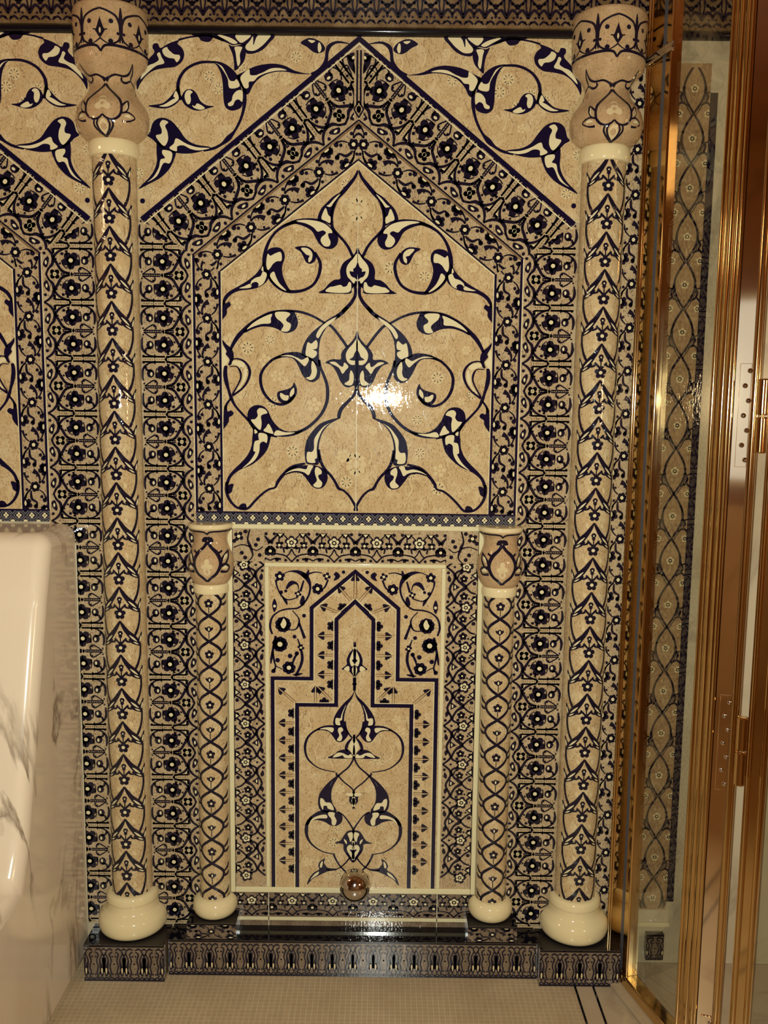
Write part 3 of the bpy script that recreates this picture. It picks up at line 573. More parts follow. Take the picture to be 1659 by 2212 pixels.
def skirting_art(x0, x1, z0, z1, T=0.0565):
    A = Art(); m = 'ink'; h = z1-z0; n = int(round((x1-x0)/T)); T = (x1-x0)/max(n, 1); c = Art()
    for s in (1, -1):
        for q in ('0.013,0.12,0.0035 0.008,0.25,0.003 0.0115,0.42,0.003 0.0075,0.6,0.003 0.012,0.78,0.0035 0.004,0.86,0.003', '0.0135,0.2,0.004 0.019,0.3,0.005 0.0185,0.45,0.006 0.016,0.62,0.003 0.023,0.8,0.003', '0.028,0.26,0.004 0.027,0.6,0.008 0.024,0.7,0.004', '0.0,0.06,0.003 0.008,0.11,0.003 0.014,0.07,0.003 0.021,0.11,0.003 0.028,0.06,0.003', '0.004,0.9,0.003 0.012,0.95,0.004 0.02,0.9,0.003 0.028,0.96,0.003', '0.02,0.88,0.003 0.028,0.72,0.003'):
            c.stroke([(s*a, b*h, w*1.3) for a, b, w in P(q)], m, 2, 3)
        c.drop(s*0.0215, 0.20*h, PI/2, 0.2*h, 0.005, 'flower', 3); c.disc(s*0.0215, 0.28*h, 0.0052, m, 2, 6, 0.16*h); c.disc(s*0.0, 0.5*h, 0.0025, m, 2, 6); c.disc(s*0.004, 0.2*h, 0.003, m, 2, 6); c.disc(s*0.0045, 0.72*h, 0.003, m, 2, 6)
    for i in range(n): A.merge(c, (lambda i: (lambda a, b: (x0+(i+0.5)*T+a, z0+b)))(i))
    A.rect(x0, x1, z0, z0+0.06*h, m, 3)
    return A.clip([(1, 0, -x0), (-1, 0, x1), (0, 1, -z0), (0, -1, z1)])
def relief(A, poly, n, seed, rmin=0.010, rmax=0.018):
    """faint pale blossoms and curls in the glaze of a field (inside a convex polygon)"""
    rnd = random.Random(seed); xs = [p[0] for p in poly]; zs = [p[1] for p in poly]; pts = []; k = len(poly)
    ar = sum(poly[i][0]*poly[(i+1) % k][1]-poly[(i+1) % k][0]*poly[i][1] for i in range(k)); sg = 1 if ar > 0 else -1
    tries = 0
    while len(pts) < n and tries < n*40:
        tries += 1; x = rnd.uniform(0, max(xs)); z = rnd.uniform(min(zs), max(zs))
        if any(sg*((poly[(i+1) % k][0]-poly[i][0])*(z-poly[i][1])-(poly[(i+1) % k][1]-poly[i][1])*(x-poly[i][0])) < 0.018*math.hypot(poly[(i+1) % k][0]-poly[i][0], poly[(i+1) % k][1]-poly[i][1]) for i in range(k)): continue
        if any((x-a)**2+(z-b)**2 < 0.034**2 for a, b in pts) or x < 0.02: continue
        pts.append((x, z))
        for s in (1, -1):
            if rnd.random() < 0.62:
                r = rnd.uniform(rmin, rmax); kk = rnd.choice((5, 6, 8)); rot = rnd.uniform(0, 3)
                for i in range(kk): A.disc(s*(x+r*0.66*math.cos(rot+6.2832*i/kk)), z+r*0.66*math.sin(rot+6.2832*i/kk), r*0.34, 'flower', 1, 7)
                A.disc(s*x, z, r*0.28, 'flower', 1, 6)
            else:
                q = [(s*(x+0.008*math.sin(j*0.9+rot if False else j*0.9)), z+0.012*j-0.02, 0.0045-0.0008*j) for j in range(5)]
                A.stroke(q, 'flower', 1, 4)
            q = [(s*(x+0.02+0.004*math.cos(j)), z+0.006*j, 0.0012) for j in range(5)]; A.stroke(q, 'brown', 1, 3)

# ------------------------------------------------------------------ the room
def box_struct(name, dims, mat, label=None):
    m = MB(); m.box(*dims); o = m.build(name, M[mat]); tag(o, label, kind='structure'); return o
box_struct('wall_back', (-2.0, 1.9, 0.0015, 0.12, 0, 2.9), 'marble_wall')
box_struct('wall_left', (-2.1, -2.0, -3.3, 0.12, 0, 2.9), 'warm_wall')
box_struct('wall_right', (1.9, 2.0, -3.3, 0.12, 0, 2.9), 'warm_wall')
box_struct('wall_front', (-2.1, 2.0, -3.4, -3.3, 0, 2.9), 'warm_wall')
box_struct('trim_3', (-2.0, 1.9, -3.2985, -3.28, 0.0, 1.05), 'marble', 'cream marble wainscot')
m = MB(); m.box(-0.62, 0.30, -3.2985, -3.292, 1.15, 2.15); wn = m.build('glow_panel_1', M['frame'])  # unseen glowing panel, added to whiten the jamb plate's reflection
m = MB()
for a, b in ((-0.58, -0.19), (-0.13, 0.26)): m.box(a, b, -3.2915, -3.288, 1.19, 2.11)
m.build('glow_face', M['added_glow'], wn); tag(wn, kind='structure')
box_struct('ceiling', (-2.1, 2.0, -3.4, 0.12, 2.9, 3.0), 'ceiling')
fl = MB()
fl.box(-2.0, 0.536, -3.3, 0.0, -0.05, 0, 0); fl.box(0.536, 1.9, -3.3, 0.0, -0.05, 0, 1)
tag(fl.build('floor', [M['mosaic'], M['marble_floor']]), kind='structure')
for i, x in enumerate((0.5385, 0.5885)):
    m = MB(); m.box(x-0.003, x+0.003, -3.2, -0.101, 0, 0.0012)
    tag(m.build('floor_inlay_strip', M['black']), ('dark floor inlay line nearest the mosaic tiles, running out from the right pedestal', 'dark floor inlay line between two pale strips, nearest the glass screen')[i], 'inlay strip', 'dark inlay lines in the floor')

# ------------------------------------------------------------------ one bay of tiled panels
SH, AP = 1.956, 2.294                       # shoulder and apex of the inner gable line
H1, H2, HC = 0.4275, 0.3555, 0.567          # half widths: arch panel, its field, edge of the column
GO = (2.489, 0.556, 2.044)                  # outer gable: apex z, eave half width, eave z
T1 = 0.0030
def child_at(o, root): o.location = (0, 0, -root.location.z); return o
def bay_panels(ux):
    roots = []
    # spandrel (two triangles over the gable, one tile slab)
    sp = empty('spandrel_panel', (ux, 0, 2.0)); roots.append(sp)
    zt = 2.494
    ez_ = GO[2]+0.004
    poly = [(-0.6235, zt), (-0.6235, ez_), (-GO[1]-0.001, ez_), (0, GO[0]+0.0015), (GO[1]+0.001, ez_), (0.6235, ez_), (0.6235, zt)]
    right = [(0, GO[0]), (GO[1], GO[2]), (0.6235, GO[2]), (0.6235, zt), (0.0, zt)]; gs_ = (GO[0]-GO[2])/GO[1]
    A = Art(); relief(A, right, 34, 3); B = spandrel_art(); B.clip([(0, -1, zt), (1, 0, 0.6235), (-1, 0, 0.6235), (0, 1, -ez_)])
    for s in (1, -1):
        q = Art(); q.merge(B); A.merge(q.clip([(s, 0, 0), (s*gs_, 1, -GO[0]-0.002)]))
    v, f, k = slab(poly, T1, 'ground')
    child_at(art_mesh('tile_field', A, flat(T1), sp, (v, f, k)), sp)
    # gable band and the two side bands
    gb = empty('floral_border_panel', (ux, 0, 0.105)); roots.append(gb)
    d = (AP-SH)/H1; L = math.hypot(H1, AP-SH); ex, ez = -H1/L, (AP-SH)/L; nx, nz = (AP-SH)/L, H1/L
    up = Art(); WB = wide_border(-2, 9); k_ = 1.19
    up.merge(WB, lambda a, b: (H1+ex*(b*1.045-0.012)+nx*(a*k_+0.004), SH+ez*(b*1.045-0.012)+nz*(a*k_+0.004)))
    ebx, ebz = GO[1]-H1, GO[2]-SH
    up.clip([(1, 0, -0.012), (d, 1, -AP), (-(GO[0]-GO[2])/GO[1], -1, GO[0]), (-ebz, ebx, -(-ebz*H1+ebx*SH))])
    top = Art(); top.line([(0.0045, 2.33), (0.0045, 2.462)], 0.005, 'ink').line([(0, 2.30), (0.012, 2.32), (0.0, 2.34)], 0.004, 'ink').drop(0.01, 2.405, 1.2, 0.05, 0.016, 'ink').disc(0.022, 2.37, 0.006, 'ink').disc(0.02, 2.44, 0.004, 'ink').disc(0.03, 2.40, 0.004, 'ink')
    top.stroke([(0.018, 2.40, 0.003), (0.03, 2.425, 0.004), (0.045, 2.415, 0.003), (0.044, 2.39, 0.004)], 'ink').disc(0, 2.32, 0.006, 'cream', 3, 8, 0.009)
    up.merge(top); up.mirror()
    up.line([(-GO[1], GO[2]), (0, GO[0]), (GO[1], GO[2])], 0.0125, 'navy', 4)
    up.line([(-GO[1]+0.004, GO[2]-0.012), (0, GO[0]-0.012), (GO[1]-0.004, GO[2]-0.012)], 0.003, 'cream', 3)
    gp = [(0, AP), (H1, SH), (GO[1], GO[2]), (0, GO[0]), (-GO[1], GO[2]), (-H1, SH)]
    v, f, k = slab(gp, T1, 'ground_fine'); child_at(art_mesh('gable_band', up, flat(T1), gb, (v, f, k)), gb)
    sd = Art(); zo = 1.546
    sd.merge(wide_border(-22, 9), lambda a, b: (H1+0.004+a*1.05, zo+b))
    sd.clip([(-1, 0, HC+0.01), (0, 1, -0.11), (ebz, -ebx, (-ebz*H1+ebx*SH))])
    sp_ = [(H1, 0.106), (0.60, 0.106), (0.60, GO[2]), (GO[1], GO[2]), (H1, SH)]
    for s in (1, -1):
        q = Art(); q.merge(sd, lambda a, b: (s*a, b))
        v, f, k = slab([(s*a, b) for a, b in sp_], T1, 'ground_fine'); child_at(art_mesh('side_band', q, flat(T1), gb, (v, f, k)), gb)
    # arch panel
    ar = empty('arch_tile_panel', (ux, 0, 1.2565)); roots.append(ar)
    z0 = 1.290; HA = 2.198; HS = 1.917
    fp = [(-H2, z0), (H2, z0), (H2, HS), (0, HA), (-H2, HS)]
    A = Art(); relief(A, [(0, z0), (H2, z0), (H2, HS), (0, HA)], 46, 11, 0.011, 0.020)
    for cz, rr in ((1.42, 0.026), (2.075, 0.026)):
        for i in range(9): A.disc(rr*0.72*math.cos(i*0.698), cz+rr*0.95*math.sin(i*0.698), rr*0.34, 'flower', 1, 8)
        A.disc(0, cz, rr*0.4, 'flower', 1, 8)
    B = arch_art(); B.clip([(1, 0, H2), (-1, 0, H2), (0, 1, -z0)]); A.merge(B)
    A.rect(-0.0007, 0.0007, z0, HA-0.05, 'grout', 3)
    v, f, k = slab(fp, T1, 'ground'); child_at(art_mesh('arabesque_field', A, flat(T1), ar, (v, f, k)), ar)
    bp = [(-H1, z0), (-H2, z0), (-H2, HS), (0, HA), (H2, HS), (H2, z0), (H1, z0), (H1, SH), (0, AP), (-H1, SH)]
    S = Art(); S.merge(scroll_border(-6, 6), lambda a, b: (H2+0.006+a*0.95, 1.462+b))
    dS = (AP-HA)/1.0
    S.clip([(0, 1, -z0), (-(SH-HS), (H1-H2), -(-(SH-HS)*H2+(H1-H2)*HS)) if False else ((SH-HS), -(H1-H2), -((SH-HS)*H2-(H1-H2)*HS))])
    G = Art(); L2 = math.hypot(H2, HA-HS); e2x, e2z = -H2/L2, (HA-HS)/L2; n2x, n2z = (HA-HS)/L2, H2/L2
    G.merge(scroll_border(-2, 7), lambda a, b: (H2+e2x*(b+0.02)+n2x*(a*1.02+0.005), HS+e2z*(b+0.02)+n2z*(a*1.02+0.005)))
    G.clip([(1, 0, 0), (-(SH-HS), (H1-H2), (SH-HS)*H2-(H1-H2)*HS), (-(AP-SH)/H1, -1, AP-0.006)])
    S.merge(G); S.mirror()
    for s in (1, -1):
        S.line([(s*(H1-0.003), z0), (s*(H1-0.003), SH)], 0.0062, 'navy', 4).line([(s*(H1+0.0015), z0), (s*(H1+0.0015), SH)], 0.0025, 'cream', 4)
        S.line([(s*(H2+0.002), z0), (s*(H2+0.002), HS)], 0.0062, 'navy', 4).line([(s*(H2-0.002), z0), (s*(H2-0.002), HS)], 0.0025, 'cream', 4)
        S.line([(s*H1, SH), (0, AP)], 0.0042, 'ink', 4).line([(s*H1, SH-0.006), (0, AP-0.006)], 0.004, 'brown', 3)
        S.line([(s*H2, HS), (0, HA)], 0.0042, 'ink', 4).line([(s*H2, HS-0.005), (0, HA-0.005)], 0.003, 'cream', 3)
    v, f, k = slab(bp, T1, 'ground_fine'); child_at(art_mesh('scroll_border', S, flat(T1), ar, (v, f, k)), ar)
    v, f, k = slab([(-H1, 1.2565), (H1, 1.2565), (H1, z0), (-H1, z0)], T1, 'ink'); child_at(art_mesh('braid_band', braid(H1, 1.2565, z0), flat(T1), ar, (v, f, k)), ar)
    return roots
main = bay_panels(U0)
side = [copy_tree(r) for r in main]
for r in side: r.location.x -= BAY
tag(main[0], 'beige spandrel tiles with navy split-leaf scrolls above the central gable, between the two tall columns', 'tile panel', 'spandrel tile panels')
tag(side[0], 'beige spandrel tiles with navy scrolls in the upper left corner of the picture', 'tile panel', 'spandrel tile panels')
tag(main[1], 'dense dark floral tile border forming the whole central gable and its two uprights', 'tile border', 'floral border panels')
tag(side[1], 'dense dark floral tile border left of the tall column, above the marble bench', 'tile border', 'floral border panels')
tag(main[2], 'large central gabled tile panel with bold navy arabesques and a braided lower edge', 'tile panel', 'gabled arabesque panels')
tag(side[2], 'cut-off gabled tile panel at the left edge of the picture, above the marble bench', 'tile panel', 'gabled arabesque panels')

# strip of wall between the right column and the glass screen
cs = Art(); cs.merge(scroll_border(-13, 9), lambda a, b: (0.6065+a*0.9, 1.45+b)); cs.clip([(0, 1, -0.11), (0, -1, 2.493)])
v, f, k = slab([(0.595, 0.105), (0.668, 0.105), (0.668, 2.494), (0.595, 2.494)], T1, 'ground_fine')
tag(art_mesh('corner_scroll_border', cs, flat(T1), None, (v, f, k)), 'narrow strip of dark scroll tiles squeezed between the right tall column and the brass channel', 'tile border')

# ------------------------------------------------------------------ niche panel below the arch
nr = empty('niche_tile_panel', (U0, 0, 0.1045))
def npart(o): return child_at(o, nr)
zf = 0.2215; TN = 0.0032
LB = Art(); LB.merge(star_border(-4, 7), lambda a, b: (0.2455+a*1.03, 0.70+b)); LB.clip([(0, 1, -zf), (0, -1, 1.2445), (1, 0, -0.2455), (-1, 0, 0.3305)])
cut = Art(); cut.merge(LB); cut.clip([(0, -1, 1.155)])
# corner square of the border: free scroll
cut.flower(0.314, 1.223, 0.014, 4, 0.6, 'ink', 'cream').stroke([(0.284, 1.242, 0.004), (0.29, 1.215, 0.005), (0.283, 1.195, 0.008), (0.277, 1.17, 0.004), (0.292, 1.152, 0.003)], 'ink').stroke([(0.283, 1.195, 0.005), (0.306, 1.200, 0.003), (0.328, 1.192, 0.003)], 'ink').stroke([(0.25, 1.195, 0.003), (0.265, 1.185, 0.003), (0.28, 1.19, 0.003)], 'ink')
for x, z in ((0.262, 1.215), (0.326, 1.21), (0.296, 1.236), (0.306, 1.178), (0.297, 1.165), (0.258, 1.172), (0.268, 1.20)): cut.disc(x, z, 0.0058, 'ink', 2, 7)
for s, nm in ((1, 'star_lattice_border'), (-1, 'star_lattice_border')):
    q = Art(); q.merge(cut, lambda a, b: (s*a, b)); q.line([(s*0.331, zf), (s*0.331, 1.244)], 0.0016, 'ink', 4)
    v, f, k = slab([(s*0.2445, zf), (s*0.3315, zf), (s*0.3315, 1.2445), (s*0.2445, 1.2445)], TN, 'ground_fine')
    npart(art_mesh(nm, q, flat(TN), nr, (v, f, k)))
tp = Art(); tp.merge(lambrequin(-2, 3), lambda a, b: (a-0.0573+0.0573, 1.1525+b)); tp.merge(Art()); tp.clip([(1, 0, 0.2445), (-1, 0, 0.2445), (0, -1, 1.2445)])
v, f, k = slab([(-0.2445, 1.1525), (0.2445, 1.1525), (0.2445, 1.2445), (-0.2445, 1.2445)], TN, 'ground_fine'); npart(art_mesh('lobed_border', tp, flat(TN), nr, (v, f, k)))
bt = Art(); bt.merge(lambrequin(-4, 5), lambda a, b: (a, 0.133+b*0.86)); bt.clip([(1, 0, 0.3450), (-1, 0, 0.3450), (0, -1, 0.2055)])
for s in (1, -1): bt.rect(s*0.2385-0.0012, s*0.2385+0.0012, 0.1045, 0.2055, 'grout', 4)
bt.rect(-0.3450, 0.3450, 0.121, 0.1315, 'frame', 4)
v, f, k = slab([(-0.3450, 0.1045), (0.3450, 0.1045), (0.3450, 0.206), (-0.3450, 0.206)], TN, 'ground_plinth'); npart(art_mesh('lobed_border', bt, flat(TN), nr, (v, f, k)))
# cream frames, slightly proud and rounded
fm = MB()
fm.box(-0.3450, 0.3450, -0.0075, 0, 1.2435, 1.2565)
for s in (1, -1): fm.box(*sorted((s*0.3315, s*0.3450)), -0.0075, 0, 0.2055, 1.2435)
fm.box(-0.3315, 0.3315, -0.0075, 0, 0.2055, 0.2215)
npart(fm.build('outer_frame', M['frame'], nr, bevel=0.0025))
fm = MB(); fm.box(-0.2445, 0.2445, -0.0075, 0, 1.141, 1.1525)
for s in (1, -1): fm.box(*sorted((s*0.2335, s*0.2445)), -0.0075, 0, 0.2215, 1.141)
npart(fm.build('inner_frame', M['frame'], nr, bevel=0.0025))
# stepped mihrab field
def hz(px, py): u, z = wallpt(px, py); return abs(u-U0), z
o1 = [(0, 1.137), hz(869.5, 1311), hz(871.5, 1464), (hz(955, 1466)[0], hz(871.5, 1464)[1]), (hz(955, 1466)[0], zf)]
o1[2] = (o1[1][0], o1[2][1])
i1 = [(0, 1.0505), hz(813.5, 1337), hz(815, 1522), hz(900, 1522), (0, 0)]
i1[2] = (i1[1][0], i1[2][1]); i1[3] = (i1[3][0], i1[2][1]); i1[4] = (i1[3][0], zf)
def sym(l): return [(-a, b) for a, b in l[::-1]] + l[1:]
ring = sym(o1)+[(a, b) for a, b in sym(i1)[::-1]]
A = Art()
A.line(sym([(0, o1[0][1]-0.007)]+[(a-0.005, b-0.003) for a, b in o1[1:4]]+[(o1[4][0]-0.005, zf)]), 0.0105, 'navy', 4)
A.line(sym([(0, o1[0][1]-0.015)]+[(a-0.0115, b-0.009) for a, b in o1[1:4]]+[(o1[4][0]-0.0115, zf)]), 0.0022, 'cream', 3)
A.line(sym([(0, i1[0][1]+0.006)]+[(a+0.0055, b+0.004) for a, b in i1[1:4]]+[(i1[4][0]+0.0055, zf)]), 0.0025, 'cream', 3)
def arrow(x, z, ang, ln, w=0.0048):
    c, s = math.cos(ang), math.sin(ang); R = lambda a, b: (x+c*a-s*b, z+s*a+c*b)
    A.poly([R(-0.002, -w/2-0.0016), R(ln, -w/2-0.0016), R(ln, w/2+0.0016), R(-0.002, w/2+0.0016)], 'brown', 2)
    for q in (1, -1): A.poly([R(ln+0.008, q*0.0005), R(ln-0.002, q*0.0085), R(ln-0.008, q*0.0122), R(ln-0.0125, q*0.0105), R(ln-0.0115, q*0.0005)], 'ink', 3)
    A.poly([R(-0.002, -w/2), R(ln+0.008, -0.0008), R(ln+0.008, 0.0008), R(-0.002, w/2)], 'ground', 4)
for s in (1, -1):
    a0 = 0.0 if s > 0 else PI
    x0 = i1[1][0]+0.007
    for py in (1374, 1416, 1458): arrow(s*x0, hz(814, py)[1], a0, 0.036); 
    for py in (1353, 1395, 1437, 1479): A.flower(s*(x0+0.003), hz(814, py)[1], 0.0150, 5, 0.0, 'ink', None, 2)
    x1 = i1[3][0]+0.007
    for i in range(9):
        zz = hz(900, 1562)[1]-i*0.0503; arrow(s*x1, zz, a0, 0.036)
        if zz-0.025 > zf: A.flower(s*(x1+0.003), zz-0.025, 0.0150, 5, 0.0, 'ink', None, 2)
    A.flower(s*(x1+0.003), hz(900, 1541)[1], 0.0150, 5, 0.0, 'ink', None, 2)
    arrow(s*(i1[1][0]+0.055), i1[2][1]+0.005, PI/2, 0.040); arrow(s*(i1[1][0]+0.012), i1[2][1]+0.012, (0.80 if s > 0 else PI-0.80), 0.046); arrow(s*(x1-0.004), i1[2][1]+0.004, (0.72 if s > 0 else PI-0.72), 0.056)
    A.flower(s*(i1[1][0]+0.031), i1[2][1]+0.006, 0.014, 5, PI/2, 'ink', None, 2)
    arrow(s*0.012, 1.050, (0.86 if s > 0 else PI-0.86), 0.046); arrow(s*0.046, 1.017, (0.36 if s > 0 else PI-0.36), 0.046); A.flower(s*0.034, 1.030, 0.014, 5, 0.9, 'ink', None, 2)
arrow(0, 1.056, PI/2, 0.060, 0.006)
v, f, k = slab(ring, TN, 'ground'); npart(art_mesh('arrow_band', A, flat(TN), nr, (v, f, k)))
A = Art(); relief(A, [(0, zf), (i1[4][0], zf), (i1[3][0], i1[3][1]), (0, i1[3][1])], 16, 5, 0.010, 0.016)
A.merge(niche_art().clip([(0, 1, -zf)]))
A.line(sym([(0, i1[0][1]-0.003)]+[(a-0.002, b-0.002) for a, b in i1[1:4]]+[(i1[4][0]-0.002, zf)]), 0.0105, 'navy', 4)
A.rect(-0.0007, 0.0007, 0.98, 1.045, 'grout', 3)
v, f, k = slab(sym(i1), TN, 'ground'); npart(art_mesh('arabesque_field', A, flat(TN), nr, (v, f, k)))
A = corner_art(); cp = [(0.2335, 1.141), (0, 1.141), (0, o1[0][1]), o1[1], o1[2], (0.2335, o1[2][1])]
for s in (1, -1):
    q = Art(); q.merge(A); q.clip([(s, 0, 0), (-s, 0, 0.2335)])
    v, f, k = slab([(s*a, b) for a, b in cp], TN-0.0001, 'ground'); npart(art_mesh('blossom_corner', q, flat(TN), nr, (v, f, k)))
v, f, k = slab([(o1[3][0], zf), (0.2335, zf), (0.2335, o1[3][1]), (o1[3][0], o1[3][1])], TN-0.0001, 'ground')
for s in (1, -1): npart(mesh_obj('edge_strip', [(s*p[0], p[1], p[2]) for p in v], f, [M['ground']], None, nr))
tag(nr, 'lower niche tile panel with stepped prayer-niche outline, cream frame and white star lattice border', 'tile panel')

# ------------------------------------------------------------------ cornice, skirting
FZ = 2.514
v, f, k = slab([(-1.95, FZ), (1.2, FZ), (1.2, 2.74), (-1.95, 2.74)], 0.012, 'ground_dark')
o = art_mesh('trim_1', frieze_art(-1.95, 1.2, FZ+0.002), flat(0.012), None, (v, f, k)); tag(o, 'dark patterned tile frieze along the top of the wall', 'frieze', kind='structure')
m = MB(); n = 10
m.prism([(0.016*math.cos(a)+0.0, 2.504+0.0095*math.sin(a)) for a in [-PI/2+PI*i/n for i in range(n+1)]], lambda a, b, t: (t, -a, b), -1.95, 0.9)
tag(m.build('trim_2', M['black'], smooth=True), 'black glazed bead under the frieze', 'bead', kind='structure')
def plinth(name, x0, x1, dep, z0, z1, matk='ground_plinth', T=0.0565):
    m = MB(); m.box(x0, x1, -dep, 0, z0, z1)
    A = skirting_art(x0, x1, z0, z1-0.006, T); A.rect(x0, x1, z1-0.006, z1, 'black', 4)
    fm = [matk]*len(m.f); 
    for i, q in enumerate(m.f):
        if all(abs(m.v[j][2]-z1) < 1e-6 for j in q): fm[i] = 'black'
    return (m.v, m.f, fm), A
PX0, PX1 = -0.583, 0.4385
b, A = plinth('x', PX0, PX1, 0.0765, 0, 0.1045)
o = art_mesh('baseboard_back', A, flat(0.0765), None, b); tag(o, 'dark patterned skirting plinth with a polished black top along the floor', 'skirting', kind='structure')

# ------------------------------------------------------------------ columns
def curved(radius_of, cx=0.0):
    """(arc length, z) on a half-round of varying radius"""
    def fn(a, b, h):
        r = radius_of(b); t = max(-1.57, min(1.57, a/r)); r += h*1.6
        return (cx+r*math.sin(t), -r*math.cos(t), b)
    return fn
def asn(x, r): return r*math.asin(max(-1, min(1, x/r)))
def half_lathe(prof, n=40, cap=True):
    m = MB(); m.lathe(prof, -PI/2, PI/2, n); return m
def prof_r(prof):
    q = sorted((z, r) for r, z in prof)
    def fn(z):
        if z <= q[0][0]: return q[0][1]
        for (z0, r0), (z1, r1) in zip(q, q[1:]):
            if z <= z1: return r0+(r1-r0)*(z-z0)/((z1-z0) or 1)
        return q[-1][1]
    return fn
def smooth_prof(p, n=5): return spline(p, n)
def shaft_art(r, z0, z1):
    A = Art(); k = 0.00119/3.159*0.95; p = 0.0923; c = Art(); m = 'ink'
    def S(d, mm=m, l=2):
        for s in (1, -1): c.stroke([(s*asn(x*k, r), -y*k*1.05, w*k*(1.3 if mm == m else 1)) for x, y, w in P(d)], mm, l, 4)
    S('0,-8,8 22,32,20 50,74,26 88,120,34 122,158,12'); S('62,98,4 86,124,13 108,150,4', 'cream', 3)
    S('135,88,8 128,120,16 120,150,22 126,185,14'); S('130,112,4 127,138,12 124,156,5', 'cream', 3); S('60,128,10 86,150,22 124,178,16'); S('88,150,4 104,163,10 116,172,4', 'cream', 3)
    S('0,160,10 22,140,12 42,118,10'); S('36,120,10 44,140,12 70,150,8')
    S('127,180,12 126,235,14 118,290,14 104,335,16 84,372,10'); S('120,300,8 100,330,10')
    c.disc(0, -85*k, 19*k, m, 2, 8); c.disc(0, -108*k, 15*k, m, 2, 6); c.disc(0, -88*k, 6*k, 'cream', 3, 6); c.flower(0, -196*k, 44*k, 5, PI/2, m, 'cream', 2, 0.3); c.line([(0, -120*k), (0, -160*k)], 9*k, m)
    for s in (1, -1): c.drop(s*55*k, -250*k, -1.3, 46*k, 26*k, 'flower', 1)
    z = z1+0.004
    while z > z0-0.05: A.merge(c, (lambda z: (lambda a, b: (a, z+b)))(z)); z -= p
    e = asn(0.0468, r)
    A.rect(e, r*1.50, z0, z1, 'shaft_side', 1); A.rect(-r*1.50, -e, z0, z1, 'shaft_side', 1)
    for s in (1, -1): A.rect(*sorted((s*r*1.53, s*r*1.57)), z0, z1, 'grout', 2)
    return A.clip([(0, 1, -z0), (0, -1, z1)])
def chain_art(r, z0, z1):
    """colonnette: chain of interlaced ovals with blossoms"""
    A = Art(); p = 0.0700; m = 'ink'; n = int((z1-z0)/p)+2; amp = asn(0.0300, r)
    for i in range(n):
        zt = z1+0.012-i*p
        for s in (1, -1):
            A.strip([(s*amp*math.sin(PI*j/12), zt-p*j/12, 0.0076) for j in range(13)], m, 2)
            A.strip([(s*amp*0.92*math.sin(PI*(j+1.4)/14.8), zt-p*(j+1.4)/14.8, 0.0001) for j in range(13)], m, 2)
            A.stroke([(s*amp*0.95, zt-p*0.42, 0.003), (s*(amp+0.012), zt-p*0.30, 0.0085), (s*(amp+0.02), zt-p*0.12, 0.003)], m, 2); A.stroke([(s*amp*0.92, zt-p*0.60, 0.003), (s*(amp+0.012), zt-p*0.58, 0.0085), (s*(amp+0.022), zt-p*0.48, 0.003)], m, 2)
        if i % 2 == 0: A.flower(0, zt-p*0.52, 0.0125, 5, PI/2, m, 'cream', 2, 0.28)
        else:
            A.drop(0, zt-p*0.66, PI/2, 0.018, 0.013, m)
            for s in (1, -1): A.drop(0, zt-p*0.62, PI/2-s*0.75, 0.016, 0.007, m)
            A.disc(0, zt-p*0.52, 0.0022, 'cream', 3, 6, 0.005)
        A.line([(0, zt-p*0.66), (0, zt-p*0.9)], 0.0022, m)
    for s in (1, -1): A.rect(*sorted((s*r*1.53, s*r*1.57)), z0, z1, 'grout', 2)
    return A.clip([(0, 1, -z0), (0, -1, z1)])
CAPZ = [(31, 2.543), (60, 2.476), (130, 2.404), (185, 2.355), (246, 2.278), (292, 2.235), (330, 2.195)]
SCAPZ = [(1136, 1.260), (1147, 1.246), (1152, 1.240), (1175, 1.210), (1220, 1.156), (1260, 1.105), (1267, 1.095)]
def zmap(tab):
    def fn(y):
        for (y0, z0), (y1, z1) in zip(tab, tab[1:]):
            if y <= y1 or (y1, z1) == tab[-1]: return z0+(z1-z0)*(y-y0)/(y1-y0)
    return fn
CAP = [(0.058, 2.228), (0.071, 2.235), (0.086, 2.252), (0.0915, 2.278), (0.086, 2.308), (0.068, 2.334), (0.0560, 2.357), (0.0585, 2.375), (0.072, 2.394), (0.086, 2.408), (0.0915, 2.432), (0.093, 2.476), (0.093, 2.522), (0.089, 2.541), (0.070, 2.546)]
SCAP = [(0.043, 1.095), (0.050, 1.102), (0.058, 1.122), (0.0615, 1.148), (0.059, 1.172), (0.050, 1.194), (0.0450, 1.212), (0.047, 1.228), (0.055, 1.240), (0.057, 1.246)]
